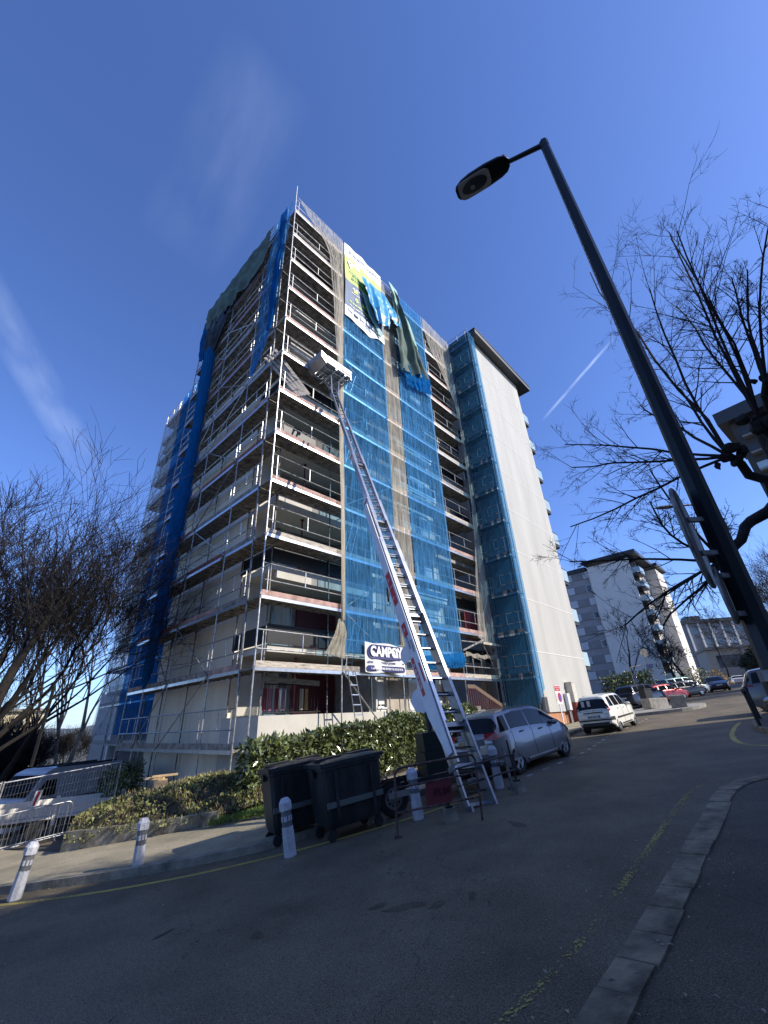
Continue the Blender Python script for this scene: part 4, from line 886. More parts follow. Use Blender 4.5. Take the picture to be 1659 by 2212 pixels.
    for a in ax:
        for s_ in (1, -1):
            y1 = s_*(hw-.01); y0_ = s_*(hw-.21); w_ = wr
            wheel = MB(); prof = [(w_*.62, y0_), (w_*.95, y0_), (w_, y0_+s_*.03), (w_, y1-s_*.03), (w_*.95, y1), (w_*.70, y1+s_*.004), (w_*.66, y1-s_*.02)]
            wheel.lathe(prof, (a, 0, w_), 26, 'y', cap=False); wo_ = wheel.build('wheel', M_rubber, root, smooth=True)
            rm = MB(); rm.lathe([(w_*.70, y1-s_*.012), (w_*.69, y1-s_*.03), (w_*.60, y1-s_*.06)], (a, 0, w_), 26, 'y', cap=False)
            ns = spec.get('spokes', 5)
            for k in range(ns):
                t = 2*math.pi*k/ns+.3
                for dt in ((-.13, .13) if detail > 1 else (0,)):
                    rm.bar((a+.04*math.cos(t), y1-s_*.02, w_+.04*math.sin(t)), (a+w_*.68*math.cos(t+dt), y1-s_*.02, w_+w_*.68*math.sin(t+dt)), .045 if detail > 1 else .08, .02, (0, 1, 0))
            rm.lathe([(.06, y1-s_*.01), (.06, y1-s_*.04)], (a, 0, w_), 12, 'y'); rm.build('rim', rimm, wo_, smooth=True)
            bk = MB(); bk.lathe([(w_*.68, y1-s_*.065), (w_*.1, y1-s_*.07)], (a, 0, w_), 20, 'y', cap=True); bk.build('brake', M_steeld, wo_)
    if detail > 1:
        patch('side_sill', ax[1]+wr+.1, ax[0]-wr-.1, .55, 1.25, M_black, .006, nu=16); patch('roof_rail', -1.3 if L > 4 else -.9, .3, 5.85, 6.15, M_steeld, .012, nu=14)
        for a in ax:
            for s_ in (1, -1):
                m = MB(); m.path([surf(a+(wr+.085)*math.cos(rad(q)), 1.02, .004, s_)[:2]+(max(.2, (wr+.085)*math.sin(rad(q))+.02),) for q in range(8, 173, 12)], .014, 5); m.build('arch_lip', paint, root)
        m = MB(); m.bx(-L/2-.018, -L/2+.05, -hw*.72, hw*.72, .30, .43); m.build('lower_bumper', M_black, root)
        m = MB(); m.path([(-L/2-.006, -.62, .93*spec['H']/1.62), (-L/2-.012, -.3, .955*spec['H']/1.62), (-L/2-.012, .3, .955*spec['H']/1.62), (-L/2-.006, .62, .93*spec['H']/1.62)], .006, 4); m.path([(-L/2-.004, -.60, .6), (-L/2-.012, -.4, .575), (-L/2-.012, .4, .575), (-L/2-.004, .60, .6)], .006, 4); m.build('tailgate_gap', M_black, root)
        m = MB(); m.tube((-.9, 0, spec['H']-.03), (-1.05, 0, spec['H']+.22), .006, 5); m.build('aerial', M_black, root)
    # lamps
    red = plain('tail_lamp_red', (.32, .008, .012), .2, coat=.15); clr = plain('headlamp_clear', (.55, .58, .62), .08, coat=1)
    for (a, b, k0, k1) in spec['tl']: patch('tail_lamp', a, b, k0, k1, red, .012)
    for (a, b, k0, k1) in spec['hl']: patch('headlamp', a, b, k0, k1, clr, .012)
    xr = -L/2; xf = L/2
    # plate recess, bumper strips, emblem, handles, mirrors
    pw = plain('plate_white', (.62, .63, .64), .5); pb = plain('plate_blue', (.02, .05, .35)); pk = plain('plate_ink', (.01, .01, .01))
    for xx, sgn in ((xr-.012, -1), (xf+.012, 1)):
        m = MB(); m.bx(min(xx, xx+.01*sgn), max(xx, xx+.01*sgn), -.26, .26, spec['pz']-.055, spec['pz']+.055); po = m.build('number_plate', pw, root)
        if sgn < 0 and plate:
            text('lettering', plate, .105, pk, po, M3((xx-.014, 0, spec['pz']), (0, -1, 0), (0, 0, 1)), .002, .85, .001)
            for s_ in (-1, 1):
                m = MB(); m.bx(xx-.0135, xx-.0105, s_*.237-.022, s_*.237+.022, spec['pz']-.053, spec['pz']+.053); m.build('blue_strip', pb, po)
    for k, x in enumerate(spec['handles']):
        for s_ in (1, -1):
            p = surf(x, 3.0, .02, s_); m = MB(); m.bx(p[0]-.09, p[0]+.09, p[1]-.015, p[1]+.015, p[2]-.02, p[2]+.015); m.build('door_handle', paint if detail > 1 else M_black, root)
    for s_ in (1, -1):
        p = surf(spec['mx'], 4.05, .0, s_); m = MB(); m.lathe([(.03, 0), (.075, .02), (.085, .09), (.06, .16), (.02, .19)], (0, 0, 0), 10, 'y')
        m.v = [(v[0]*.9+p[0], p[1]+s_*v[1], v[2]*.9+p[2]+.06) for v in m.v]; m.build('mirror', paint if detail > 1 else M_black, root, smooth=True)
    if detail > 1:   # door gaps
        for x in spec['gaps']:
            for s_ in (1, -1):
                m = MB(); m.path([surf(x+.02*math.sin(k), k, .002, s_) for k in (1.3, 2, 2.5, 3, 3.6, 4.05)], .005, 4); m.build('door_gap', M_black, root)
    for b in spec.get('strips', ()): # (x0,x1,k0,k1)
        patch('trim_strip', b[0], b[1], b[2], b[3], M_rubber if len(b) < 5 else M_alu, .012, nu=24)
    return root, surf
def mirror_profile(L, pts): return pts
mpv = dict(L=4.43, W=1.83, H=1.62, wb=2.78, wr=.335, off=-.04, round=.2,
    top=[(-2.215, .86), (-2.19, .98), (-2.14, 1.06), (-1.86, 1.50), (-1.70, 1.56), (-1.0, 1.615), (0, 1.61), (.45, 1.55), (.8, 1.42), (1.45, 1.06), (1.75, .93), (2.05, .80), (2.18, .68), (2.215, .58)],
    belt=[(-2.2, .98), (-1.2, 1.04), (0, .99), (1.4, .90), (2.2, .62)], glass=(-1.9, 1.4), wins=[(-1.88, -1.5, .12, .02), (-1.42, -.42, .03, 0), (-.36, .62, 0, -.12), (.68, 1.2, -.1, -.35)],
    ws=(.52, 1.42), rw=(-2.13, -1.9), tl=[(-2.19, -1.86, 3.05, 3.95)], hl=[(1.85, 2.16, 2.9, 3.9)], pz=.74, handles=(-.95, .12), mx=.95, gaps=(-1.45, -.39, .68), spokes=5,
    strips=[(-.9, .8, 1.15, 1.35, 1)])
small = dict(L=3.54, W=1.58, H=1.54, wb=2.3, wr=.28, off=0, round=.13,
    top=[(-1.77, .78), (-1.755, .92), (-1.72, .98), (-1.60, 1.42), (-1.48, 1.49), (-.8, 1.54), (.1, 1.53), (.4, 1.47), (.55, 1.40), (1.08, 1.02), (1.45, .92), (1.70, .80), (1.77, .62)],
    belt=[(-1.77, .96), (0, .93), (1.1, .88), (1.77, .7)], glass=(-1.5, 1.0), wins=[(-1.5, -1.08, .1, 0), (-.95, -.28, 0, 0), (-.2, .52, 0, -.1), (.56, .8, -.1, -.2)],
    ws=(.5, 1.06), rw=(-1.73, -1.62), tl=[(-1.75, -1.62, 2.9, 5.3)], hl=[(1.4, 1.72, 2.9, 3.9)], pz=.66, handles=(-.72, .08), mx=.72, gaps=(-.25, .55), spokes=8,
    strips=[(-1.2, 1.2, 2.0, 2.18), (-1.768, -1.45, 1.9, 2.3)])
hatch = dict(L=4.1, W=1.75, H=1.46, wb=2.55, wr=.31, off=0, round=.18,
    top=[(-2.05, .8), (-2.02, .95), (-1.9, 1.02), (-1.5, 1.34), (-1.3, 1.41), (-.5, 1.46), (.1, 1.44), (.4, 1.36), (1.1, 1.0), (1.5, .9), (1.9, .76), (2.05, .58)],
    belt=[(-2.05, .93), (0, .9), (1.2, .86), (2.05, .65)], glass=(-1.6, 1.0), wins=[(-1.62, -1.1, .12, 0), (-1.0, -.2, 0, 0), (-.14, .7, 0, -.15)],
    ws=(.36, 1.08), rw=(-1.86, -1.52), tl=[(-2.03, -1.75, 3.0, 3.9)], hl=[(1.6, 2.0, 3.0, 3.9)], pz=.62, handles=(-.7, .15), mx=.8, gaps=(-.2, .72), spokes=5)
suv = dict(L=4.6, W=1.88, H=1.72, wb=2.7, wr=.36, off=0, round=.12,
    top=[(-2.3, .95), (-2.27, 1.1), (-2.2, 1.15), (-1.95, 1.58), (-1.8, 1.66), (-1.0, 1.72), (.2, 1.7), (.45, 1.62), (1.1, 1.2), (1.7, 1.1), (2.15, .98), (2.3, .75)],
    belt=[(-2.3, 1.1), (0, 1.07), (1.2, 1.04), (2.3, .85)], glass=(-1.9, 1.0), wins=[(-1.95, -1.3, .1, 0), (-1.2, -.3, 0, 0), (-.22, .72, 0, -.15)],
    ws=(.4, 1.08), rw=(-2.17, -1.98), tl=[(-2.27, -1.95, 3.0, 4.0)], hl=[(1.9, 2.25, 3.0, 3.9)], pz=.8, handles=(-.85, .15), mx=.82, gaps=(-.25, .75), spokes=5)
vanc = dict(L=4.4, W=1.85, H=1.85, wb=2.7, wr=.32, off=0, round=.1,
    top=[(-2.2, 1.0), (-2.18, 1.2), (-2.12, 1.7), (-2.0, 1.8), (-1, 1.84), (.5, 1.8), (.8, 1.68), (1.45, 1.12), (1.9, .95), (2.2, .7)],
    belt=[(-2.2, 1.12), (0, 1.1), (1.4, 1.02), (2.2, .75)], glass=(-1.9, 1.0), wins=[(-1.9, -1.1, 0, 0), (-1.0, -.1, 0, 0), (0, 1.05, 0, -.25)],
    ws=(.78, 1.42), rw=(-2.16, -2.08), tl=[(-2.18, -2.0, 2.6, 4.2)], hl=[(1.75, 2.12, 2.9, 3.8)], pz=.8, handles=(-.9, .2), mx=1.0, gaps=(-.05, 1.05), spokes=6)
# silver car beside the lift, white car behind it
HD = 45.8
def beside(p, head, spec, side=-1):   # centre from the ground point of the rear wheel on one side
    hx, hy = math.sin(rad(head)), math.cos(rad(head)); l_ = spec['wb']/2-spec.get('off', 0); lx, ly = -hy, hx; w = spec['W']/2-.05
    return (p[0]+hx*l_+lx*w*(-side), p[1]+hy*l_+ly*w*(-side))
sil, ssurf = car('parked_car', 'silver people carrier parked beside the furniture lift', beside((3.31, 13.0), HD, mpv), HD, mpv, (.23, .23, .235), .65, plate='CV-574-ZK', rough=.36)
for s_ in (1, -1):
    m = MB(); m.prism([(-2.20, s_*.50, .93), (-2.19, s_*.50, 1.07), (-2.13, s_*.85, 1.09), (-2.17, s_*.86, .90)], (-.045, 0, 0)); m.build('tail_lamp', MATS['tail_lamp_red'], sil, smooth=False)
chrome = plain('chrome', (.7, .7, .7), .15, 1)
m = MB()
for dz_ in (0, .045): m.path([(-2.235, -.09, .86+dz_), (-2.235, 0, .91+dz_), (-2.235, .09, .86+dz_)], .009, 5)
m.build('emblem', chrome, sil)
pan, psurf = car('parked_car', 'small cream white hatchback parked by the white gable wall', beside((9.75, 20.3), 42.5, small), 42.5, small, (.76, .745, .66), .0, plate='CM-785-ZT')
m = MB(); m.bx(-1.80, -1.77, -.42, .42, .80, .84); m.bx(-1.80, -1.772, -.70, .70, .50, .55); m.build('trim_strip', M_rubber, pan)
m = MB(); m.lathe([(.04, 0), (.04, .01)], (-1.80, 0, .88), 12, 'x'); m.build('emblem', chrome, pan)
for k, yy in enumerate((.28, .02)):
    m = MB(); m.bx(-1.735, -1.73, yy, yy+.13, 1.08, 1.3); 
    m.build('window_paper', M_curt, pan)
cars = [('tall dark navy off-roader parked nearest behind the white car', (20.6, 38.0), 60, suv, (.012, .016, .03), .4),
        ('low red hatchback partly hidden behind the island blocks', (24.0, 40.5), 75, hatch, (.42, .02, .02), .2),
        ('black hatchback parked right of the red one', (27.6, 43.4), 80, hatch, (.012, .013, .015), .3),
        ('silver white hatchback parked between the black car and the teal van', (30.2, 46.6), 80, hatch, (.55, .58, .6), .5),
        ('pale teal small van at the end of the parked row', (32.2, 50.6), 82, vanc, (.32, .48, .46), .3),
        ('dark blue car driving towards the camera with headlamps facing', (34.0, 47.6), 208, hatch, (.015, .02, .04), .4),
        ('distant white car seen from behind at the end of the street', (56.5, 74.0), 30, hatch, (.6, .6, .6), .0),
        ('bronze grey off-roader at the right edge with a glowing rear lamp', (17.0, 18.3), 125, suv, (.13, .12, .11), .6),
        ('black car nose parked at the right edge by the black posts', (14.35, 14.8), 265, hatch, (.015, .017, .022), .3)]
for i, (lb, ps, hd, sp, co, mt) in enumerate(cars): car('parked_car', lb, ps, hd, sp, co, mt, detail=1, group=None)

# ------------------------------------------------------------------ bins, bollards, barriers
def tilt_root(name, label, cat, x, y, rz, group=None, dz=0.):
    t = th(name, label, cat, (x, y, gz(x)+dz), 0, group); c, s_ = math.cos(rz), math.sin(rz); g_ = (gz(x+.5)-gz(x-.5))
    t.rotation_euler = (Matrix.Rotation(-math.atan(g_), 4, 'Y') @ Matrix.Rotation(rz, 4, 'Z')).to_euler(); return t
def wheelie(label, x, y, rz, w, d, h, dz=0):
    t = tilt_root('wheeled_bin', label, 'bin', x, y, rz, 'big black wheeled bins by the kerb', dz); m = MB()
    # tapered body with rim
    def ringp(z, k): a, b = w/2*k, d/2*k; e = .06; return [(-a+e, -b, z), (a-e, -b, z), (a, -b+e, z), (a, b-e, z), (a-e, b, z), (-a+e, b, z), (-a, b-e, z), (-a, -b+e, z)]
    zs = [(.2, .82), (.3, .88), (h*.55, .94), (h-.12, .985), (h-.11, 1.02), (h-.02, 1.02)]
    vs = [p for z, k in zs for p in ringp(z, k)]; m.add(vs, [(i*8+j, i*8+(j+1) % 8, (i+1)*8+(j+1) % 8, (i+1)*8+j) for i in range(len(zs)-1) for j in range(8)]+[tuple(range(8))[::-1]])
    for sx in (-.3, .3): m.bx(sx*w-.03, sx*w+.03, -d/2*.99-.02, -d/2*.9, .35, h-.14)
    m.build('body', M_binb, t, smooth=True, ang=30)
    m = MB(); 
    def lid(u, v): X = (u-.5)*w*1.07; Y = (v-.5)*d*1.07; return (X, Y, h+.005+.07*(1-(2*v-1)**2)**.5*(1-abs(2*u-1)**6))
    m.grid(lid, 16, 12); m.bx(-w*.535, w*.535, -d*.535, -d*.535+.03, h-.05, h+.02); m.bx(-w*.535, w*.535, d*.535-.03, d*.535, h-.05, h+.02); m.bx(-w*.535, -w*.535+.03, -d*.5, d*.5, h-.05, h+.02); m.bx(w*.535-.03, w*.535, -d*.5, d*.5, h-.05, h+.02)
    for sx in (-.28, .28): m.bx(sx*w-.2*w, sx*w+.2*w, -d*.2, d*.2, h+.06, h+.095)
    m.build('lid', M_binl, t, smooth=True, ang=40)
    m = MB(); m.bx(-w*.46, w*.46, -d/2*.99-.012, -d/2*.93, h*.42, h*.42+.09); m.build('reflective_band', plain('grey_tape', (.11, .13, .12), .5), t)
    for sx in (-1, 1):
        m = MB(); m.bx(sx*w*.51, sx*w*.51+sx*.05, -.09, .09, h-.2, h-.08); m.build('trunnion', M_binb, t)
        for sy in (-1, 1):
            m = MB(); m.lathe([(.09, -.03), (.1, -.015), (.1, .015), (.09, .03)], (sx*w*.38, sy*d*.34, .1), 14, 'y'); m.bar((sx*w*.38, sy*d*.34, .1), (sx*w*.38, sy*d*.34, .24), .05, .08); m.build('castor', M_rubber, t)
    return t
wheelie('wide black bin on four wheels behind the wrapped bollard', -.98, 9.98, rad(31), 1.3, .92, 1.25)
wheelie('narrower black bin standing left of the wide one on the kerb', -2.12, 10.42, rad(31), 1.2, .78, 1.3)
def bollard(label, x, y, lean, h=.86):
    t = tilt_root('traffic_bollard', label, 'bollard', x, y, 0, 'white wrapped bollards along the yellow line')
    t.rotation_euler.rotate_axis('X', lean[0]); t.rotation_euler.rotate_axis('Y', lean[1]); n = 8
    m = MB(); m.lathe([(.105, 0), (.11, .02), (.10, .42), (.098, .44)], n=n); m.lathe([(.097, .52), (.097, .60)], n=n); m.lathe([(.096, .67), (.112, .685), (.112, .80), (.07, .865), (.05, .875)], n=n); m.build('wrapped_body', M_boll, t)
    m = MB(); m.lathe([(.093, .42), (.092, .68)], n=12); m.build('grey_bands', M_bollg, t); return t
bl = [(-7.24, 9.91, .0, .22, 'leftmost wrapped bollard leaning over by the kerb'), (-5.13, 10.12, 0, .08, 'wrapped bollard standing in front of the low retaining wall'), (-1.93, 9.05, .02, -.06, 'crumpled wrapped bollard in front of the bins'),
      (.38, 9.94, 0, .0, 'wrapped bollard behind the rusty barrier'), (2.38, 11.55, 0, .02, 'wrapped bollard behind the silver car corner')]
for x, y, a, b, lb in bl: bollard(lb, x, y, (a, b))
# rusty pedestrian barrier
def P3(x, y, h): return Vector((x, y, gz(x)+h))
def barrier(label, a, b, mm, h=1.0, board=True, rails=(.35, .72), name='pedestrian_barrier'):
    t = th(name, label, 'barrier', (0, 0, 0)); A, B = P3(*a, 0), P3(*b, 0); d = (B-A); L = d.length; d.normalize()
    m = MB(); e = .13; pts = [A]
    for k in range(7):
        t_ = math.pi/2*k/6; pts.append(A+Vector((0, 0, h-e+e*math.sin(t_)))+d*(e-e*math.cos(t_)))
    for k in range(7):
        t_ = math.pi/2*k/6; pts.append(B+Vector((0, 0, h-e+e*math.cos(t_)))-d*(e-e*math.sin(t_)))
    pts.append(B); m.path(pts, .021, 8); m.build('frame', mm, t, smooth=True)
    m = MB()
    for r_ in rails: m.tube(A+Vector((0, 0, r_)), B+Vector((0, 0, r_)), .017, 7)
    m.build('rails', mm, t)
    if board:
        m = MB(); m.bar(A+Vector((-.05, 0, .02)), A+Vector((.09, .0, .02)), .06, .04); m.build('foot', M_rust, t)
        c = A+d*(L*.52); m = MB(); p, q = c-d*.24, c+d*.24
        m.prism([p+Vector((0, 0, .33)), q+Vector((0, 0, .33)), q+Vector((0, 0, .74)), p+Vector((0, 0, .74))], Vector((0, .012, 0))); bo = m.build('red_board', plain('dull_red', (.16, .02, .03), .6), t)
        text('lettering', 'PLM', .15, plain('board_ink', (.05, .006, .01)), bo, M3(c+d*.05+Vector((0, -.01, .54)), d, (0, 0, 1)), .004, 1.15, .002)
    return t
barrier('rusty pedestrian barrier with a dull red board standing on the road', (-.05, 8.85), (1.46, 8.95), M_rust, 1.02)
# chain-link posts in concrete blocks with black rails, behind the lift
def block_post(label, x, y, h, rz):
    t = tilt_root('post_on_block', label, 'post', x, y, rz, 'posts standing in small concrete blocks'); m = MB(); m.add([(-.13, -.13, 0), (.13, -.13, 0), (.13, .13, 0), (-.13, .13, 0), (-.1, -.1, .2), (.1, -.1, .2), (.1, .1, .2), (-.1, .1, .2)], [(3, 2, 1, 0), (4, 5, 6, 7), (0, 1, 5, 4), (1, 2, 6, 5), (2, 3, 7, 6), (3, 0, 4, 7)])
    m.build('block', M_concd, t); m = MB(); m.tube((0, 0, .2), (0, 0, h), .022, 8); m.bx(-.06, .06, -.06, .06, .2, .235); m.build('post', M_steeld, t); return t
block_post('short post in a block in front of the rusty barrier', .95, 9.35, .42, .2)
block_post('tall post in a block at the right end of the black rails', 2.62, 10.75, 1.0, .5)
block_post('post in a block between the wide bin and the rusty barrier', -.42, 10.55, .95, .1)
t = th('rail_barrier', 'two black steel rails running to the post beside the silver car', 'barrier')
for h in (.42, .72):
    m = MB(); m.tube(P3(1.2, 9.9, h), P3(2.62, 10.75, h), .02, 7); m.build('rail', M_steeld, t)
# black steel posts on the right corner
for k, (x, y, lb) in enumerate(((11.1, 14.35, 'black round-topped street post nearer the camera at the right edge'), (12.7, 16.3, 'black round-topped street post further back at the right edge'))):
    t = tilt_root('street_post', lb, 'post', x, y, 0, 'black street posts on the corner'); m = MB(); m.lathe([(.05, 0), (.05, 1.02)], n=12); m.build('shaft', M_black, t, smooth=True)
    m = MB(); m.lathe([(.05, 1.02), (.065, 1.05), (.075, 1.10), (.06, 1.16), (.02, 1.19)], n=12); m.build('knob', M_black, t, smooth=True)
# concrete blocks on the island
for (x, y, rz, w, d, h, lb) in ((17.2, 30.3, .3, 1.5, .7, .6, 'long rough concrete block on the traffic island'), (17.0, 27.5, 1.0, .4, .8, .7, 'upright pale kerb block at the tip of the island')):
    m = MB(); e = .05; P = []
    for z, k in ((0, 0), (h-e, 0), (h, e)): P += [(-w/2+k, -d/2+k, z), (w/2-k, -d/2+k, z), (w/2-k, d/2-k, z), (-w/2+k, d/2-k, z)]
    m.add(P, [(i*4+j, i*4+(j+1) % 4, (i+1)*4+(j+1) % 4, (i+1)*4+j) for i in range(2) for j in range(4)]+[(8, 9, 10, 11)]); tag(m.build('concrete_block', M_conc, None, (x, y, gz(x)+.15), rz), lb, 'block')
# dark steel box and parking sign poles in the background
m = MB(); m.bx(-.35, .35, -.25, .25, 0, 1.3); m.bx(-.38, .38, -.28, .28, 1.3, 1.36); tag(m.build('street_cabinet', M_black, None, (18.5, 33.4, gz(18.5)), .4), 'dark green grey street cabinet in front of the red car', 'cabinet')
# ------------------------------------------------------------------ furniture lift on its trailer
lift = th('furniture_lift', 'white and aluminium furniture lift ladder raised from a trailer to the scaffold', 'lift')
A0 = Vector((1.62, 10.0, gz(1.62)+.03)); Wd_ = Vector((math.cos(PHI), math.sin(PHI), 0)); Nn = Vector((math.sin(PHI), -math.cos(PHI), 0))
TOPP = Vector(BC)+Wd_*2.95+Nn*.45+Vector((0, 0, 16.3))
dm_ = (TOPP-A0); LEN = dm_.length; dm_.normalize(); lat = dm_.cross(Vector((0, 0, 1))).normalized(); up_ = lat.cross(dm_).normalized()
def mp(t, a, b): return A0+dm_*(t)+lat*a+up_*b      # along, sideways, above the ladder plane
def rail(nm, t0, t1, a, w, h, m_, b=0):
    m = MB(); m.bar(mp(t0, a, b), mp(t1, a, b), w, h, up_); return m.build(nm, m_, lift)
sec_ = [(0.0, 2.4, .31, .11), (.75, 7.6, .31, .34), (1.6, 9.8, .265, .28), (4.6, 12.9, .225, .22), (8.6, 16.2, .19, .17), (12.2, LEN, .155, .12)]
for i, (t0, t1, hw_, hh) in enumerate(sec_):
    for s_ in (-1, 1):
        rail('side_rail', t0, t1, s_*hw_, .045, hh, M_alu if s_ < 0 or i > 2 else M_alud, .03*i)
    k = t0+.25
    while k < t1:
        m = MB(); m.bar(mp(k, -hw_, .03*i), mp(k, hw_, .03*i), .028, .028, up_); m.build('rung', M_steeld if i == 0 else M_alud, lift); k += .42
    if i:
        m = MB(); m.bar(mp(t0-.03, -hw_-.05, .03*i-.1), mp(t0-.03, hw_+.05, .03*i-.1), .1, .2, up_); m.build('section_bracket', M_alud, lift)
        for s_ in (-1, 1):
            m = MB(); m.bar(mp(t1-.2, s_*(sec_[i-1][2]+.03), 0), mp(t1-.02, s_*(sec_[i-1][2]+.03), 0), .06, .2, up_) if False else m.bar(mp(sec_[i-1][1]-.12, s_*(sec_[i-1][2]+.02), .02), mp(sec_[i-1][1]+.02, s_*(sec_[i-1][2]+.02), .02), .06, .24, up_); m.build('end_guide', M_alu, lift)
# white side panel with stickers on the lower left rail
pan_ = MB(); pan_.prism([mp(.95, -.345, -.02), mp(1.9, -.345, -.26), mp(9.4, -.345, -.10), mp(9.4, -.345, .16), mp(.95, -.345, .16)], lat*-.03); pn = pan_.build('side_panel', M_whitep, lift)
def stick(nm, t0, t1, b0, b1, mm): 
    m = MB(); m.prism([mp(t0, -.378, b0), mp(t1, -.378, b0), mp(t1, -.378, b1), mp(t0, -.378, b1)], lat*-.003); return m.build(nm, mm, pn)
wtx = plain('sticker_white', (.8, .8, .8)); blk = plain('sticker_black', (.03, .03, .03))
stick('red_sticker', 5.65, 6.15, -.12, .11, M_red); stick('red_sticker', 5.0, 5.62, -.13, .08, M_red); stick('red_sticker', 3.95, 4.35, -.14, .05, M_red); stick('red_sticker', 2.35, 3.35, -.19, -.07, M_red); stick('red_sticker', 2.6, 3.1, .05, .11, M_red)
TM = lambda t, b: M3(mp(t, -.386, b), tuple(-dm_), tuple(up_))
text('lettering', '01 43 00 15 95', .11, wtx, pn, TM(2.85, -.13), .002, 1.0, .001)
text('lettering', 'KLIMEO', .10, blk, pn, TM(3.75, -.06), .0, 1., .001); text('lettering', 'ALTELO', .10, blk, pn, TM(3.6, .06), 0, 1., .001)
for (t, b) in ((5.9, -.03), (5.25, -.06), (4.15, -.06)):
    m = MB()
    for k in range(5):
        a = 2*math.pi*k/5; m.prism([mp(t+.1*math.cos(a), -.383, b+.07*math.sin(a)), mp(t+.03*math.cos(a+.6), -.383, b+.03*math.sin(a+.6)), mp(t, -.383, b)], lat*-.002)
    m.build('sticker_mark', wtx, pn)
for t, s_ in ((4.9, '13m'), (3.6, '11m'), (2.2, '9m')):
    text('lettering', s_, .085, blk, lift, M3(mp(t, .27-.026, .03), tuple(-dm_), tuple(up_)), 0, 1, .001)
m = MB(); m.tube(mp(3.6, -.38, -.36), mp(3.6, -.36, -.36)+lat*.04, .24, 7); m.build('winch_cover', M_whitep, lift)
rail('side_rail', -.1, .9, .31, .05, .3, M_alud, 0)
# feet
m = MB()
for s_ in (-1, 1): m.bar(mp(0, s_*.3, 0), mp(-.15, s_*.3, 0), .05, .24, up_)
m.bar(mp(.05, -.3, -.1), mp(.05, .3, -.1), .06, .06, up_); m.build('ladder_foot', M_alud, lift)
# carriage at the top: tilting platform seen from below
cc = mp(LEN, 0, 0)+Vector((0, 0, .95)); U3 = Wd_; V3 = Nn; 
def cp(a, b, c): return cc+(U3*a+V3*b+Vector((0, 0, c)))*.86
m = MB()
for q in range(7): m.prism([cp(-.95+.28*q, -.75, 0), cp(-.95+.28*q+.25, -.75, 0), cp(-.95+.28*q+.25, .75, 0), cp(-.95+.28*q, .75, 0)], (0, 0, .04))
m.build('platform_floor', M_alud, lift)
m = MB()
for b in (-.5, 0, .5): m.bar(cp(-1.0, b, -.05), cp(1.0, b, -.05), .06, .08)
for a in (-.3, .45, .95): m.bar(cp(a, -.85, -.12), cp(a, .85, -.12), .09, .07)
m.build('platform_beams', M_alu, lift)
m = MB()
for (p, q, r_, s_) in (((-1, .78), (1, .78), 0, 0), ((-1, -.78), (1, -.78), 0, 0), ((-1, -.78), (-1, .78), 0, 0), ((1, -.78), (1, .78), 0, 0)):
    a, b = cp(p[0], p[1], .02), cp(q[0], q[1], .02); n_ = (b-a).cross(Vector((0, 0, 1))).normalized()*.04
    m.prism([a, b, b+Vector((0, 0, .5)), a+Vector((0, 0, .5))], n_)
m.bar(cp(-1.02, .82, .52), cp(1.02, .82, .52), .06, .05); m.build('platform_walls', plain('dull_panel', (.5, .5, .49), .45, .3), lift)
m = MB(); m.prism([cp(.15, .86, .12), cp(.95, .86, .12), cp(.95, .86, .38), cp(.15, .86, .38)], V3*.005); bd = m.build('warning_board', wtx, lift)
text('lettering', 'ATTENTION', .13, M_red, bd, M3(cp(.55, .87, .29), tuple(U3), (0, 0, 1)), .002, .95, .001); text('lettering', 'HAUTEUR MAXI', .09, M_red, bd, M3(cp(.55, .87, .18), tuple(U3), (0, 0, 1)), 0, .95, .001)
m = MB(); m.prism([cp(-1.06, -.7, -.1), cp(-1.5, -.7, .25), cp(-1.5, -.7, .7), cp(-1.06, -.7, .55)], V3*1.3); m.build('tool_box', M_alu, lift, smooth=False)
m = MB()
for s_ in (-.17, .17): m.tube(mp(LEN-1.0, s_, .12), cp(s_*2, .35, -.08), .035, 8); m.tube(mp(LEN-.1, s_, .1), cp(s_*2, -.5, -.08), .03, 8)
m.tube(mp(LEN-1.0, -.2, .12), mp(LEN-1.0, .2, .12), .05, 8); m.bar(mp(LEN-1.2, -.2, .06), mp(LEN-.7, -.2, .06), .1, .12, up_); m.bar(mp(LEN-1.2, .2, .06), mp(LEN-.7, .2, .06), .1, .12, up_); m.build('carriage', M_alu, lift)
m = MB(); q = mp(5.9, -.25, -.35); m.tube(q, q+Vector((0, 0, -.25)), .05, 8); m.tube(q+Vector((0, 0, -.25)), q+Vector((0, 0, -.42)), .03, 8); m.path([q+Vector((0, 0, -.4)), q+Vector((.06, 0, -.48)), q+Vector((.0, 0, -.56)), q+Vector((-.05, 0, -.5))], .012, 5)
m.tube(q, mp(8.6, -.2, -.1), .012, 4); m.build('hoist_hook', M_steeld, lift)
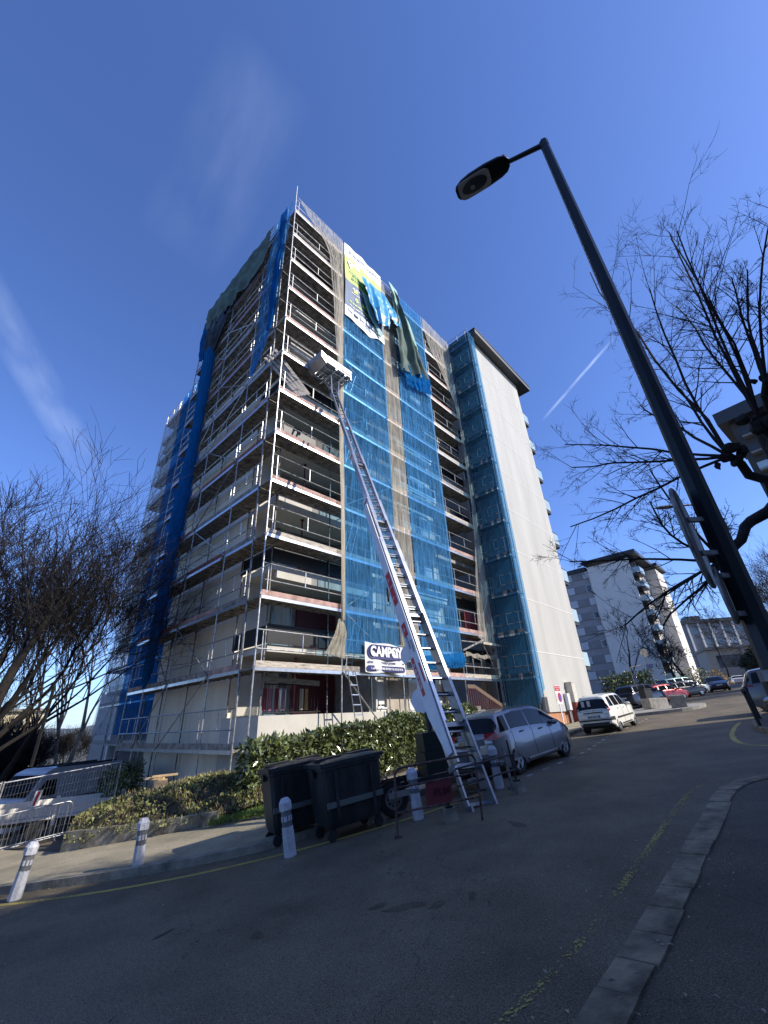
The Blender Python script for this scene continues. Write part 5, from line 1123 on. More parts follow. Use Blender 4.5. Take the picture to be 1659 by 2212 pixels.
# trailer
tr = th('lift_trailer', 'low black single axle trailer carrying the furniture lift', 'trailer', (.95, 11.75, gz(.95)), 0)
tr.rotation_euler = (Matrix.Rotation(-math.atan(.115), 4, 'Y') @ Matrix.Rotation(rad(18), 4, 'Z')).to_euler()
m = MB()
for y in (-.55, .55): m.bx(-2.0, 1.5, y-.04, y+.04, .42, .54)
for x in (-1.4, -.2, 1.4): m.bx(x-.04, x+.04, -.55, .55, .44, .52)
m.bx(-2.6, -1.9, -.05, .05, .44, .54); m.bx(-.35, 1.6, -.5, .5, .545, .60); m.build('chassis', M_steeld, tr)
for y in (-.78, .78):
    m = MB(); s_ = 1 if y > 0 else -1; m.lathe([(.2, y-.1), (.31, y-.1), (.33, y-.06), (.33, y+.06), (.31, y+.1), (.2, y+.1)], (-1.35, 0, .33), 24, 'y', cap=False); w_ = m.build('wheel', M_rubber, tr, smooth=True)
    m = MB(); m.lathe([(.205, y+.07*s_), (.19, y+.05*s_), (.08, y+.09*s_), (.05, y+.1*s_)], (-1.35, 0, .33), 24, 'y'); m.build('rim', M_alud, w_, smooth=True)
    m = MB()
    for k in range(10):
        a = 2*math.pi*k/10; m.lathe([(.022, y+.079*s_), (.022, y+.085*s_)], (-1.35+.13*math.cos(a), 0, .33+.13*math.sin(a)), 8, 'y')
    m.build('rim_holes', M_black, w_)
    m = MB(); P = []
    for k in range(11):
        a = rad(15+k*15); P.append((-1.35+.42*math.cos(a), .34+.42*math.sin(a)))
    for (a, b), (c, d) in zip(P, P[1:]): m.quad((a, y-.13, b), (c, y-.13, d), (c, y+.13, d), (a, y+.13, b))
    m.build('mudguard', M_binb, tr)
m = MB(); m.bx(-.35, .35, -.5, .15, .6, 1.0); m.bx(-.3, .3, -.45, .1, 1.005, 1.4); m.build('power_unit', mat('green_black', (.012, .02, .017), .5), tr)
m = MB(); m.tube((.02, -.2, 1.4), (.02, -.2, 2.6), .07, 10); m.tube((.02, -.2, 2.6), (.02, -.2, 2.85), .09, 8); m.tube((.02, -.2, 2.85), (.0, -.2, 4.1), .03, 8); m.build('support_ram', M_steeld, tr)
m = MB(); m.tube((.02, -.2, 2.1), (-.12, -.35, 2.12), .3, 8, .3); m.build('white_guard', M_whitep, tr)
m = MB(); m.bx(.45, 1.1, -.3, .3, .6, .85); m.lathe([(.3, .6), (.3, .72)], (.8, 0, 0), 20); m.bx(.9, 1.4, -.25, .25, .86, 1.0); m.build('turntable', M_alud, tr)
m = MB()
for (x, y) in ((-1.9, -.9), (1.45, -.95), (1.45, .95), (-1.9, .9)):
    m = MB(); m.bar((x, y*.55, .48), (x, y, .48), .08, .08); m.tube((x, y, .02), (x, y, .8), .035, 8); m.lathe([(.11, 0.01), (.11, .03)], (x, y, 0), 12); m.build('outrigger', M_galvd, tr)
m = MB(); m.bx(-1.5, -.9, -1.02, -.98, .35, .46); m.build('side_marker_bar', M_alu, tr)
m = MB(); m.bx(1.55, 1.58, -.7, .7, .3, .42); m.build('lamp_bar', M_steeld, tr); m = MB(); m.bx(1.585, 1.6, -.65, -.45, .32, .40); m.bx(1.585, 1.6, .45, .65, .32, .40); m.build('tail_lamps', plain('lamp_red', (.3, .02, .02), .2), tr)
m = MB(); m.bx(.55, 1.05, -.615, -.60, .2, .31); pl_ = m.build('number_plate', plain('dim_plate', (.35, .35, .34)), tr); text('lettering', 'CP 311 VT', .1, blk, pl_, M3((.8, -.62, .255), (1, 0, 0), (0, 0, 1)), .001, .85, .001)

# ------------------------------------------------------------------ street lamp with the two round signs fixed to its pole
LX, LY = 2.217, 2.578; lg = gz(LX)
lamp = th('street_lamp', 'tall dark octagonal street lamp leaning over the road in the right foreground', 'street lamp', (LX, LY, lg))
HT = 6.3-lg
m = MB(); m.lathe([(.085, 0), (.083, .9), (.068, 2.2), (.047, HT), (.045, HT+.02)], n=8); m.build('pole', M_lamp, lamp, smooth=False)
m = MB(); m.lathe([(.10, 0), (.10, .04), (.092, .05), (.092, 1.73)], n=8); m.build('pole_sleeve', mat('sleeve_paint', (.010, .011, .013), .5, var=.4, scale=8, spec=.3), lamp, smooth=False)
m = MB(); m.lathe([(.097, 1.70), (.097, 1.76)], n=8, cap=False); m.build('pole_band', M_galvd, lamp)
aim = Vector((1.2577-LX, 3.1022-LY, 0)).normalized(); sd_ = Vector((-aim.y, aim.x, 0))
m = MB(); m.tube((0, 0, HT-.03), tuple(aim*.47+Vector((0, 0, HT+.08))), .033, 8, .028); m.lathe([(.05, HT-.1), (.052, HT+.02)], n=8); m.build('arm', M_lamp, lamp)
hc = aim*.42+Vector((0, 0, HT+.06))
def hp(a, b, c): return hc+aim*a+sd_*b+Vector((0, 0, c))
m = MB(); st_n = [(0, .05, .03, .02), (.04, .10, .05, .06), (.12, .125, .07, .085), (.3, .14, .075, .10), (.5, .14, .07, .095), (.62, .125, .055, .075), (.70, .09, .04, .045), (.72, .05, .02, .03)]
vs = []; 
for a, w, dn, upz in st_n:
    for k in range(14):
        t = 2*math.pi*k/14; y = w*math.copysign(abs(math.cos(t))**.7, math.cos(t)); z = (upz if math.sin(t) > 0 else dn*.35)*math.copysign(abs(math.sin(t))**.8, math.sin(t)); vs.append(hp(a, y, z))
n_ = len(st_n); m.add(vs, [(i*14+j, i*14+(j+1) % 14, (i+1)*14+(j+1) % 14, (i+1)*14+j) for i in range(n_-1) for j in range(14)]+[tuple(range(14)), tuple(range((n_-1)*14, n_*14))[::-1]]); hd_ = m.build('lamp_head', M_lamp, lamp, smooth=True, ang=50)
m = MB()
for k in range(6): m.bar(hp(.03, -.07+.028*k, .06), hp(.24, -.07+.028*k, .105), .006, .05)
m.build('cooling_fins', M_black, hd_)
fr = plain('lamp_frame', (.5, .48, .44), .5)
m = MB(); pts = []
for k in range(24):
    t = 2*math.pi*k/24; x = .47+.215*math.copysign(abs(math.cos(t))**.45, math.cos(t)); y = .122*math.copysign(abs(math.sin(t))**.45, math.sin(t)); pts.append(hp(x, y, -.031))
m.prism(pts, (0, 0, .01)); m.build('lamp_frame', fr, hd_)
m = MB(); N_ = 22; vs = [hp(.47+.17*math.cos(2*math.pi*k/N_), .092*math.sin(2*math.pi*k/N_), -.034) for k in range(N_)]+[hp(.47+.10*math.cos(2*math.pi*k/N_), .055*math.sin(2*math.pi*k/N_), -.05) for k in range(N_)]+[hp(.47, 0, -.054)]
m.add(vs, [(k, (k+1) % N_, N_+(k+1) % N_, N_+k) for k in range(N_)]+[(N_+k, N_+(k+1) % N_, 2*N_) for k in range(N_)]); m.build('lamp_glass', plain('lamp_glass', (.05, .055, .06), .08, coat=1), hd_, smooth=True)
m = MB(); m.lathe([(.03, -.062), (.022, -.052)], tuple(hp(.5, 0, 0)), 10); m.build('bulb', plain('bulb', (.35, .34, .32), .2), hd_)
# signs, seen nearly edge on from the side
def rsign(label, z, r_, ax_az, off):
    a = rad(ax_az); nv = Vector((math.sin(a), math.cos(a), 0)); tv = Vector((0, 0, 1)).cross(nv).normalized(); c = Vector((LX, LY, lg+z))+nv*.0+off
    t = th('road_sign', label, 'road sign', c, 0, 'road signs on the lamp post'); m = MB(); pts = [tv*(r_*math.cos(2*math.pi*k/28))+Vector((0, 0, r_*math.sin(2*math.pi*k/28)))-nv*.008 for k in range(28)]
    m.prism(pts, nv*.016); m.build('disc', M_galvd, t); m = MB(); m.path([p*1.0+nv*.008 for p in pts], .012, 5, closed=True); m.build('rim', M_galvd, t)
    for dz_ in (-.12, .12):
        m = MB(); m.bar(nv*.01+Vector((0, 0, dz_)), -off*.8+Vector((0, 0, dz_)), .03, .03); m.build('clamp', M_galv, t)
    return t
rsign('round road sign seen edge on from behind near the middle of the lamp post', 2.60, .34, 133, Vector((2.045-LX, 2.575-LY, 0)))
rsign('small round plate below the larger sign on the lamp post', 2.2, .17, 133, Vector((2.09-LX, 2.56-LY, 0)))
# ------------------------------------------------------------------ trees
def tree(name, label, base, h, r0, lean=(0, 0), seed=1, spread=.55, stems=1, depth=6, mt=None, mw=None, up=.25, group=None, bare_to=.25, twig=1., kids=(2, 3), lenf=.78, minr=.004, wild=.25, limbs=None, sub=3):
    R = random.Random(seed); root = th(name, label, 'tree', (0, 0, 0), 0, group); T = MB(); Cw = MB(); thr = r0*.10
    cnt = [0]
    Q_ = []
    def grow(*a): Q_.append(a)
    def step(p, d, L, r, lv):
        if cnt[0] > 42000*twig: return
        n = 3 if lv < depth-2 else 2; pts = [p]; rs = [r]; dd = d.copy()
        for k in range(n):
            w_ = wild*(.5+lv*.18); dd = (dd+Vector((R.gauss(0, w_*.4), R.gauss(0, w_*.4), R.gauss(0, w_*.25)+up*.12))).normalized()
            pts.append(pts[-1]+dd*(L/n)); rs.append(max(minr*.7, r*(1-.34*(k+1)/n)))
        cnt[0] += 1
        big = r > thr
        (T if big else Cw).path(pts, rs, 7 if r > r0*.3 else (5 if big else 3))
        if lv >= depth: return
        nk = R.randint(*kids)+(1 if lv > 1 and R.random() < .5 else 0)
        for q in range(nk):
            ax = dd.orthogonal().normalized(); ax.rotate(Matrix.Rotation(R.uniform(0, 6.283), 3, dd)); a = R.uniform(.25, 1.0)*spread*(1.15 if q else .5)
            nd = dd.copy(); nd.rotate(Matrix.Rotation(a, 3, ax)); nd = (nd+Vector((0, 0, up*.35))).normalized()
            at_ = pts[-1] if q == 0 else pts[-1]*(1-(f := R.uniform(0, .55)))+pts[1 if len(pts) > 2 else 0]*f
            grow(at_, nd, L*R.uniform(.58, .95)*lenf/.78, max(minr, rs[-1]*(.92 if q == 0 else R.uniform(.5, .75))), lv+1)
    B = Vector(base)
    if limbs:
        for (p, d, L, r) in limbs: grow(Vector(p), Vector(d).normalized(), L, r, 1)
    else:
        for s_ in range(stems):
            a = R.uniform(0, 6.28) if stems > 1 else 0; d = Vector((lean[0]+(.28*math.cos(a) if stems > 1 else 0), lean[1]+(.28*math.sin(a) if stems > 1 else 0), 1)).normalized()
            grow(B+Vector((R.uniform(-.15, .15), R.uniform(-.15, .15), 0))*(stems > 1), d, h*bare_to, r0*(1 if s_ == 0 else R.uniform(.6, .9)), 0)
    qi = 0
    while qi < len(Q_): step(*Q_[qi]); qi += 1
    T.build('trunk', mt or M_bark, root, smooth=True, ang=60)
    if Cw.v: Cw.build('crown', mw or M_twig, root)
    return root
G3 = lambda x, y, d=0: (x, y, gz(x)-d)
tree('bare_tree', 'dark bare tree with many leaning stems at the left edge', G3(-17.0, 16.6, .2), 11.0, .30, (.10, .05), 23, .72, 3, 7, bare_to=.27, lenf=.81, twig=.2, kids=(2, 3), minr=.009, wild=.34, up=.3)
tree('bare_tree', 'thick trunked dark bare tree cut by the left edge of the picture', G3(-14.4, 15.0, .2), 12.5, .34, (.06, .12), 41, .75, 1, 7, bare_to=.30, lenf=.80, twig=.14, kids=(2, 3), minr=.008, wild=.3, up=.25)
tree('bare_tree', 'dark bare tree reaching over the white van from the left', G3(-17.3, 19.6, .2), 11.0, .26, (.12, .0), 12, .72, 2, 7, bare_to=.27, lenf=.81, twig=.16, kids=(2, 3), minr=.009, wild=.34, up=.3)
tree('bare_tree', 'tall dark bare tree standing behind the two leaning ones', G3(-21.5, 22.5, .2), 14, .3, (.05, 0), 19, .7, 2, 7, bare_to=.27, lenf=.81, twig=.16, kids=(2, 3), minr=.011, wild=.32, up=.3)
for k, (x, y, hh, lb) in enumerate(((-35.5, 50.5, 20, 'pale barked slender tree left of the scaffold, shortest of the row'), (-33.5, 53.0, 23, 'pale barked tall tree behind the van'), (-40.5, 53, 21, 'pale barked tall tree furthest to the left of the van'), (-31.5, 54.5, 23, 'pale barked upright tree close to the far end of the rear gable'))):
    tree('poplar_tree', lb, G3(x, y, .2), hh, .3, (.02, .02), 31+k, .38, 2, 6, M_barkl, M_twigl, .75, 'pale upright trees behind the van', bare_to=.30, lenf=.80, twig=.09, kids=(2, 3), minr=.022, wild=.3)
for k, (x, y, hh) in enumerate(((-24, 24, 6), (-28, 29, 8), (-33, 38, 9), (-23, 29, 6), (-42, 60, 8), (-47, 58, 8), (-37, 63, 7))):
    tree('bare_shrub', ['low bare bush left of the van', 'bare bush in front of the cream building', 'wide bare bush beside the cream building', 'small bare bush behind the van roof', 'bare thicket at the foot of the pale trees', 'bare thicket left of the pale trees', 'bare thicket right of the pale trees'][k], G3(x, y, .1), hh, .09, (0, 0), 60+k, .8, 4, 6, M_bark, mat('brown_twig', (.10, .075, .04), .95, var=.3), .3, 'bare bushes by the cream building', bare_to=.2, lenf=.85, twig=.12, kids=(3, 4), minr=.013, wild=.4)
# big pollarded tree on the right: trunk just outside the frame, limbs reaching in
tb = (8.3, 7.2, gz(8.3))
def RP(x, y, D):   # point on the sight line through a photograph position at horizontal distance D
    d = fwd+cam_r*((x-829.5)*1.8228/FPX)-cam_u*((y-1106)*1.8228/FPX); return d*(D/math.hypot(d.x, d.y))
tR = th('plane_tree', 'big pollarded bare tree whose limbs reach in from the right edge', 'tree')
R0 = random.Random(2); T_ = MB(); top_ = Vector(tb)+Vector((0, .1, 6.6))
T_.path([tb, Vector(tb)+Vector((.05, 0, 2)), Vector(tb)+Vector((0, .05, 4.4)), top_], [.36, .30, .27, .22], 10)
knots = [RP(1575, 985, 9.0), RP(1640, 905, 9.6), RP(1560, 1215, 9.5), RP(1655, 830, 9.3)]
for kq, kn in enumerate(knots):
    s0 = Vector(tb)+Vector((0, .05, 3.2+.75*kq)); midp = s0*.5+kn*.5+Vector((0, 0, .15)); dv = kn-s0; n8 = 9; T_.path([s0+dv*(q_/n8)+Vector((0, 0, .2*math.sin(math.pi*q_/n8)))+Vector((noise.noise((q_*.9, kq, 1)), noise.noise((q_*.9, kq, 5)), noise.noise((q_*.9, kq, 9))))*.10 for q_ in range(n8+1)], [.13-.06*q_/n8+.02*noise.noise((q_*1.7, kq, 3)) for q_ in range(n8+1)], 9)
    for q_ in range(7):
        o_ = kn+Vector((R0.gauss(0, .09), R0.gauss(0, .09), R0.gauss(0, .1))); rr_ = R0.uniform(.05, .12); m_ = MB(); m_.lathe([(rr_*.3, -rr_*.9), (rr_*.8, -rr_*.55), (rr_, 0), (rr_*.8, rr_*.55), (rr_*.3, rr_*.9)], tuple(o_), 9); T_.add([Vector(v)+Vector((noise.noise((v[0]*9, v[1]*9, v[2]*9)), noise.noise((v[0]*9, v[1]*9, 7)), noise.noise((4, v[1]*9, v[2]*9))))*.07 for v in m_.v], m_.f)
T_.build('trunk', M_bark, tR, smooth=True, ang=60)
Cb = MB(); R = random.Random(77)
SQ = []; tot = [0]
def shoot(*a): SQ.append(a)
def sstep(p, d, L, r, lv):
    tot[0] += 1
    if tot[0] > 22000: return
    n = 7 if lv < 2 else 3; pts = [p]; rs = [r]; dd = d.copy()
    for k in range(n):
        dd = (dd+Vector((R.gauss(0, .085), R.gauss(0, .085), R.gauss(.012, .07)))).normalized(); pts.append(pts[-1]+dd*L/n); rs.append(r*(1-.62*(k+1)/n))
    Cb.path(pts, rs, 5 if r > .02 else 3)
    if lv >= 4: return
    for q in range(R.randint(13, 18) if lv < 2 else R.randint(3, 6)):
        f = R.uniform(.25, 1); i = min(int(f*n), n-1); at_ = pts[i]*(1-(f*n-i))+pts[i+1]*(f*n-i)
        ax = dd.orthogonal().normalized(); ax.rotate(Matrix.Rotation(R.uniform(0, 6.283), 3, dd)); nd = dd.copy(); nd.rotate(Matrix.Rotation(R.uniform(.4, 1.0), 3, ax))
        shoot(at_, nd, L*(R.uniform(.12, .34) if lv == 1 else R.uniform(.25, .5)), max(.0034, rs[i]*R.uniform(.4, .62)), lv+1)
tips = [(0, (1215, 960)), (0, (1240, 1060)), (0, (1215, 1120)), (0, (1345, 850)), (2, (1300, 1290)), (2, (1420, 1230)), (0, (1290, 520)), (1, (1380, 545)), (1, (1460, 470)), (1, (1545, 455)), (3, (1600, 560)), (3, (1640, 470)), (0, (1330, 640)), (1, (1420, 640)), (2, (1250, 1180)), (0, (1390, 730)), (2, (1400, 1000)), (3, (1540, 600)), (2, (1480, 1320)), (2, (1590, 1080)), (2, (1340, 1110)), (1, (1500, 640)), (3, (1690, 600))]
for (kq, tp) in tips:
    e = RP(tp[0], tp[1], 8.3+R.uniform(-1.0, .8)); s0 = knots[kq]; v_ = e-s0; shoot(s0, (v_.normalized()+Vector((0, 0, -.06))).normalized(), v_.length*.97, .030, 1)
qi = 0
while qi < len(SQ): sstep(*SQ[qi]); qi += 1
Cb.build('crown', M_twig, tR)
# street trees
for k, (x, y, hh, lb) in enumerate(((30.5, 57.5, 11, 'bare tree leaning beside the left part of the far white block'), (40.5, 64.5, 8.5, 'first of two bare trees in front of the far balconies'), (43.6, 66.5, 8.5, 'second bare tree in front of the far balconies, right of the first'), (62, 83, 11, 'bare tree in front of the low distant building'), (33, 36.5, 9, 'bare bushy tree behind the lamp post at the right edge'), (40, 41, 11, 'tall bare tree above the dark wall on the right'))):
    tree('bare_tree', lb, G3(x, y, .2), hh, .22 if k < 4 else .2, (-.1 if k == 0 else .05, 0), 80+k, .75, 1 if k < 4 else 2, 6, bare_to=.3, lenf=.8, twig=.14, up=.15, minr=.022 if k < 4 else .011, kids=(2, 3) if k < 4 else (3, 4), wild=.4)
pp = []; R = random.Random(9)
for _ in range(5000):
    a = R.uniform(0, 6.28); q = R.random()**.5; pp.append((36.5+2.9*q*math.cos(a)*1.3, 41.5+2.0*q*math.sin(a), gz(36)+1.8+2.7*(1-q*q)*R.random()))
bs = th('evergreen_bush', 'dark evergreen bush spilling over the dark wall', 'bush'); leaves('foliage', pp, .3, mat('dark_leaf', (.04, .05, .03), .8, var=.4), 4, .2, 2.2, bs)
for k, (x, y, s_, lb) in enumerate(((46.5, 68.5, 1.7, 'brown green shrub at the foot of the far balconies'), (50.5, 70, 1.2, 'dry low shrub by the parking bay'))):
    pp = []
    for _ in range(1500):
        a = R.uniform(0, 6.28); q = R.random()**.5; pp.append((x+s_*1.6*q*math.cos(a), y+s_*q*math.sin(a), gz(x)+s_*2*(1-q*q)*R.random()))
    b_ = th('shrub', lb, 'bush'); leaves('foliage', pp, .32, M_leaf2 if k == 0 else M_dry, 5+k, .2, 2.2, b_)
m = MB(); m.bar((34.5, 43.6, gz(34)+.95), (41.5, 40.5, gz(40)+.95), .3, 2.1); tag(m.build('garden_wall', plain('dark_wall', (.10, .10, .10), .9)), 'dark grey wall below the evergreen bush', 'wall')
# ------------------------------------------------------------------ distant buildings
def block(name, label, Q, az, group=None): return th(name, label, 'building', (Q[0], Q[1], 0), rad(90-az), group)
Q = (41.68, 68.28); fb = block('apartment_building', 'distant white and grey apartment block with green glass balconies', Q, 42.5)
z0b = 2.2; top = 23.4; nf = 8; fh = (top-.6-z0b-1.2)/nf
m = MB(); m.bx(0, 3.3, 0, .3, z0b-1, top-.6) if False else None
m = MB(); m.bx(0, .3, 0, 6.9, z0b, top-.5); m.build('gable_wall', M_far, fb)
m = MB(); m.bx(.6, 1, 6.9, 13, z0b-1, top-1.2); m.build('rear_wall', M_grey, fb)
for i in range(nf):
    z = z0b+1.0+fh*i
    m = MB(); m.bx(.5, .6, 7.0, 12.5, z+.95, z+fh*.95); m.build('window_band', M_fard, fb)
    window(fb, face_side(.5), 10.2, 12.2, z+1.0, z+fh*.9, cur=(0, .6), dep=-.05); window(fb, face_side(.5), 7.1, 8.0, z+1.0, z+fh*.9, cur=(0, 1) if i % 2 else None, mull=0, dep=-.05)
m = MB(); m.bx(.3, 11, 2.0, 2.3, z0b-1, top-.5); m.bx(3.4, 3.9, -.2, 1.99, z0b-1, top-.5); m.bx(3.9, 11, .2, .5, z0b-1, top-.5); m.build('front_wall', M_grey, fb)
for i in range(nf):
    z = z0b+1.0+fh*i
    m = MB(); m.bx(.32, 3.38, -1.2, 1.95, z-.3, z); m.bx(.32, 3.38, -1.22, -1.1, z+.95, z+1.03); m.build('balcony_slab', M_roof, fb)
    m = MB(); m.bx(.32, 3.38, -1.2, -1.15, z+.05, z+.95); m.bx(.27, .31, -1.2, -.01, z+.05, z+.95); m.build('balcony_panel', M_lglass, fb)
    m = MB(); m.bx(.6, 3.2, 1.93, 1.98, z+.1, z+2.0); m.build('balcony_door', M_glassb, fb)
    for (a, b) in ((4.3, 6.2), (7.0, 8.4), (9.2, 10.6)): window(fb, face_front(.2), a, b, z+.7, z+2.1, cur=(0, .5) if (i+int(a)) % 2 else None, dep=-.05)
m = MB(); m.bx(3.95, 4.6, -.12, .19, z0b-1, top-.6); m.build('white_rib', M_far, fb)
m = MB(); m.bx(11, 11.3, -1.75, 4, z0b+.6, top-.7); m.build('side_wall', M_far, fb)
m = MB(); m.bx(11.3, 17.2, -1.75, -1.45, z0b+.3, top-.7); m.build('end_wall', M_far, fb)
for i in range(nf): window(fb, face_side(11.0), .6-.2, 1.9, z0b+1.6+fh*i, z0b+3.1+fh*i, dep=-.05)
m = MB(); m.bx(-.7, 11, -1.5, 7.3, top-.1, top+.55); m.bx(.2, 11, 7.3, 13.2, top-.9, top-.2); m.bx(10.6, 17.8, -2.3, 6, top-.25, top+.35); m.build('roof', M_roof, fb)
# long low block further down the street
fb2 = th('apartment_building', 'long distant five storey block with white ribs at the end of the street', 'building', (79.4, 115.4, 0), rad(-8))
m = MB(); m.bx(0, 34, 0, 10, 2, 19.0); m.build('body', M_fard, fb2)
m = MB(); m.bx(-.4, 34.4, -.6, 10, 19.01, 19.9); m.bx(2.5, 6, 2, 5, 19.9, 21.3); m.build('roof', M_roof, fb2)
for k in range(12):
    m = MB(); m.bx(.6+k*2.8, 1.0+k*2.8, -.35, -.003, 2, 19.0); m.build('rib', M_far, fb2)
    for i in range(5):
        if (k*3+i) % 4 != 3:
            m = MB(); a = 1.3+k*2.8; m.bx(a, a+2.0, -.06, -.004, 5.2+i*2.75, 6.6+i*2.75); m.build('window', M_curt if (k+i) % 3 == 0 else M_glassb, fb2)
fb3 = th('low_building', 'low beige building with wide windows at the end of the street', 'building', (66.0, 92.0, 0), rad(-22))
m = MB(); m.bx(0, 22, 0, 8, 1.5, 9.6); m.build('body', plain('beige_render', (.36, .33, .27), .9), fb3)
m = MB(); m.bx(-.3, 22.3, -.4, 8, 9.61, 10.1); m.build('roof', M_conc, fb3)
for k in range(4):
    m = MB(); m.bx(1.5+k*5, 5.8+k*5, -.05, -.004, 6.0, 8.4); m.build('wide_window', M_glassb, fb3); m = MB(); m.bx(1.5+k*5, 5.8+k*5, -.06, -.004, 4.6, 5.9); m.build('dark_panel', M_fard, fb3)
    m = MB(); m.bx(5.9+k*5, 6.4+k*5, -.7, -.01, 1.5, 9.6); m.build('column', M_conc, fb3); m = MB(); m.bx(2.4+k*5, 5.0+k*5, -.05, -.004, 1.8, 4.0); m.build('dark_opening', M_dark, fb3)
# dark tower top right behind the branches
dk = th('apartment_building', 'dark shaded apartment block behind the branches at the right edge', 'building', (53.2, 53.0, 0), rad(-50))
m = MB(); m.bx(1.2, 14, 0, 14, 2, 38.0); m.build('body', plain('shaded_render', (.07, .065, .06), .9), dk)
m = MB(); m.bx(0, 15, -1.4, 15, 38.01, 40.1); m.build('roof', M_roof, dk)
for i in range(12):
    z = 3+2.9*i; m = MB(); m.bx(2.0, 8.5, -1.3, -.003, z-.25, z); m.build('balcony_slab', M_fard, dk); m = MB(); m.bx(2.0, 8.5, -1.34, -1.29, z+.02, z+1.0); m.build('balcony_panel', M_lglass if i % 4 == 1 else M_roof, dk)
    for k in range(1):
        m = MB(); m.bx(9.6+k*4, 12+k*4, -.03, -.004, z+.7, z+2.0); m.build('window', M_glassb, dk)
# unseen block added right of view, to cast the shadow over the road
S_ = Vector((7.4, 20.0, 0)); hh = 21.8; L_ = hh/math.tan(rad(SUN_EL)); K_ = S_+Vector((math.sin(rad(SUN_AZ)), math.cos(rad(SUN_AZ)), 0))*L_
nb = th('apartment_building', 'unseen grey apartment block added on the near side of the street to shade the road', 'building', (K_.x, K_.y, 0), rad(-90-47))
zt = gz(7.4)+hh
m = MB(); m.bx(0, 62, 0, 12, -4, zt-.4); m.build('body', M_grey, nb); m = MB(); m.bx(0, 62, 0, 12.5, zt-.39, zt); m.build('roof', M_roof, nb)
for i in range(7):
    for k in range(14):
        if k % 2 == 0: m = MB(); m.bx(2+k*4, 4.2+k*4, -.05, -.004, 1.5+2.9*i, 3.0+2.9*i); m.build('window', M_glassb, nb)
hm = MB(); hm.grid(lambda u, v: (-900+1500*u, 620+260*v, -14+(26+22*noise.noise((u*7, 3, 1))+8*noise.noise((u*25, 3, 5)))*math.sin(math.pi*v)), 70, 8)
tag(hm.build('hills', mat('hill_slope', (.10, .12, .13), .95, var=.25, scale=.02), smooth=True), kind='structure')
# left background
lb_ = th('apartment_building', 'sunlit cream apartment block behind the bare bushes', 'building', (-62, 66, 0), rad(40))
m = MB(); m.bx(0, 8.5, 0, 10, -6, 3.4); m.build('body', plain('cream_render', (.70, .60, .38), .9), lb_); m = MB(); m.bx(-.5, 9, -.5, 10, 3.41, 3.8); m.build('roof', M_conc, lb_)
for i in range(3):
    for k in range(2):
        m = MB(); m.bx(1.5+k*3.2, 3.0+k*3.2, -.04, -.004, -4.5+2.8*i, -3.1+2.8*i); m.build('window', M_glassb, lb_)
lb2 = th('garage_building', 'narrow white end wall seen between the pale trunks', 'building', (-27.5, 42, 0), rad(20))
m = MB(); m.bx(0, 1.3, 0, 8, -6, 3.2); m.build('body', M_far, lb2)
# ------------------------------------------------------------------ van, flatbed, fences on the lower left
van = th('delivery_van', 'long white panel van behind the mesh fence', 'van', (-17.2, 24.6, gz(-17.2)-.2), rad(90-10)); van.rotation_euler = (0, 0, rad(258))
L = 6.2; hwv = 1.0
prof = [(-3.1, .45), (-3.1, 2.45), (-2.9, 2.62), (1.3, 2.66), (1.75, 2.5), (2.45, 1.55), (2.95, 1.25), (3.1, .95), (3.1, .45)]
m = MB(); n = len(prof); vs = [(x, y*(1 if z < 1.3 else 1-.09*(z-1.3)), z) for y in (-hwv, hwv) for x, z in prof]; m.add(vs, [tuple(range(n)), tuple(range(n, 2*n))[::-1]]+[(i, (i+1) % n, n+(i+1) % n, n+i) for i in range(n)]); m.build('body', plain('van_white', (.72, .74, .78), .3, coat=.5), van, smooth=True, ang=30)
m = MB(); m.quad((1.84, -.82, 2.40), (1.84, .82, 2.40), (2.43, .9, 1.60), (2.43, -.9, 1.60)); m.v = [(a+.03, b, c+.02) for a, b, c in m.v]; m.build('windscreen', MATS['car_glass'], van)
for s_ in (-1, 1):
    m = MB(); m.quad((1.15, s_*.955, 2.2), (1.65, s_*.95, 2.2), (2.2, s_*1.0, 1.6), (1.1, s_*1.0, 1.55)); m.v = [(a, b+s_*.012, c) for a, b, c in m.v]; m.build('side_window', MATS['car_glass'], van)
    for x in (-1.9, 2.05):
        m = MB(); m.lathe([(.2, s_*.85), (.34, s_*.86), (.35, s_*.98), (.3, s_*1.02), (.18, s_*1.01)], (x, 0, .35), 18, 'y'); m.build('wheel', M_rubber, van)
    m = MB(); m.bx(-2.9, 1.0, s_*.98-.02, s_*.98+.035, 1.25, 1.33); m.build('side_moulding', M_black, van)
for k in range(2):
    m = MB(); m.bx(-2.6, 1.0, -.7+k*1.3, -.6+k*1.3, 2.64, 2.72); m.build('roof_bar', M_steeld, van)
fl = th('flatbed_trailer', 'low flatbed trailer with white drop sides between the fence and the van', 'trailer', (-13.9, 20.0, gz(-13.9)), rad(35))
m = MB(); m.bx(-2.2, 2.2, -.95, .95, .62, .70); m.bx(-2.2, 2.2, -.97, -.93, .75, 1.1); m.bx(-2.2, 2.2, .93, .97, .75, 1.1); m.bx(-2.22, -2.18, -.9, .9, .75, 1.1)
for x in (-2.2, 0, 2.2): m.bx(x-.06, x+.06, -1.0, -.91, .4, 1.35)
m.build('drop_sides', M_far, fl)
m = MB(); m.bx(-2.1, 2.1, -.4, .4, .45, .6); m.build('chassis', M_steeld, fl)
for x in (-.5, .4):
    for y in (-.9, .9):
        m = MB(); m.lathe([(.15, y-.1), (.3, y-.09), (.3, y+.09), (.15, y+.1)], (x, 0, .3), 16, 'y'); m.build('wheel', M_rubber, fl)
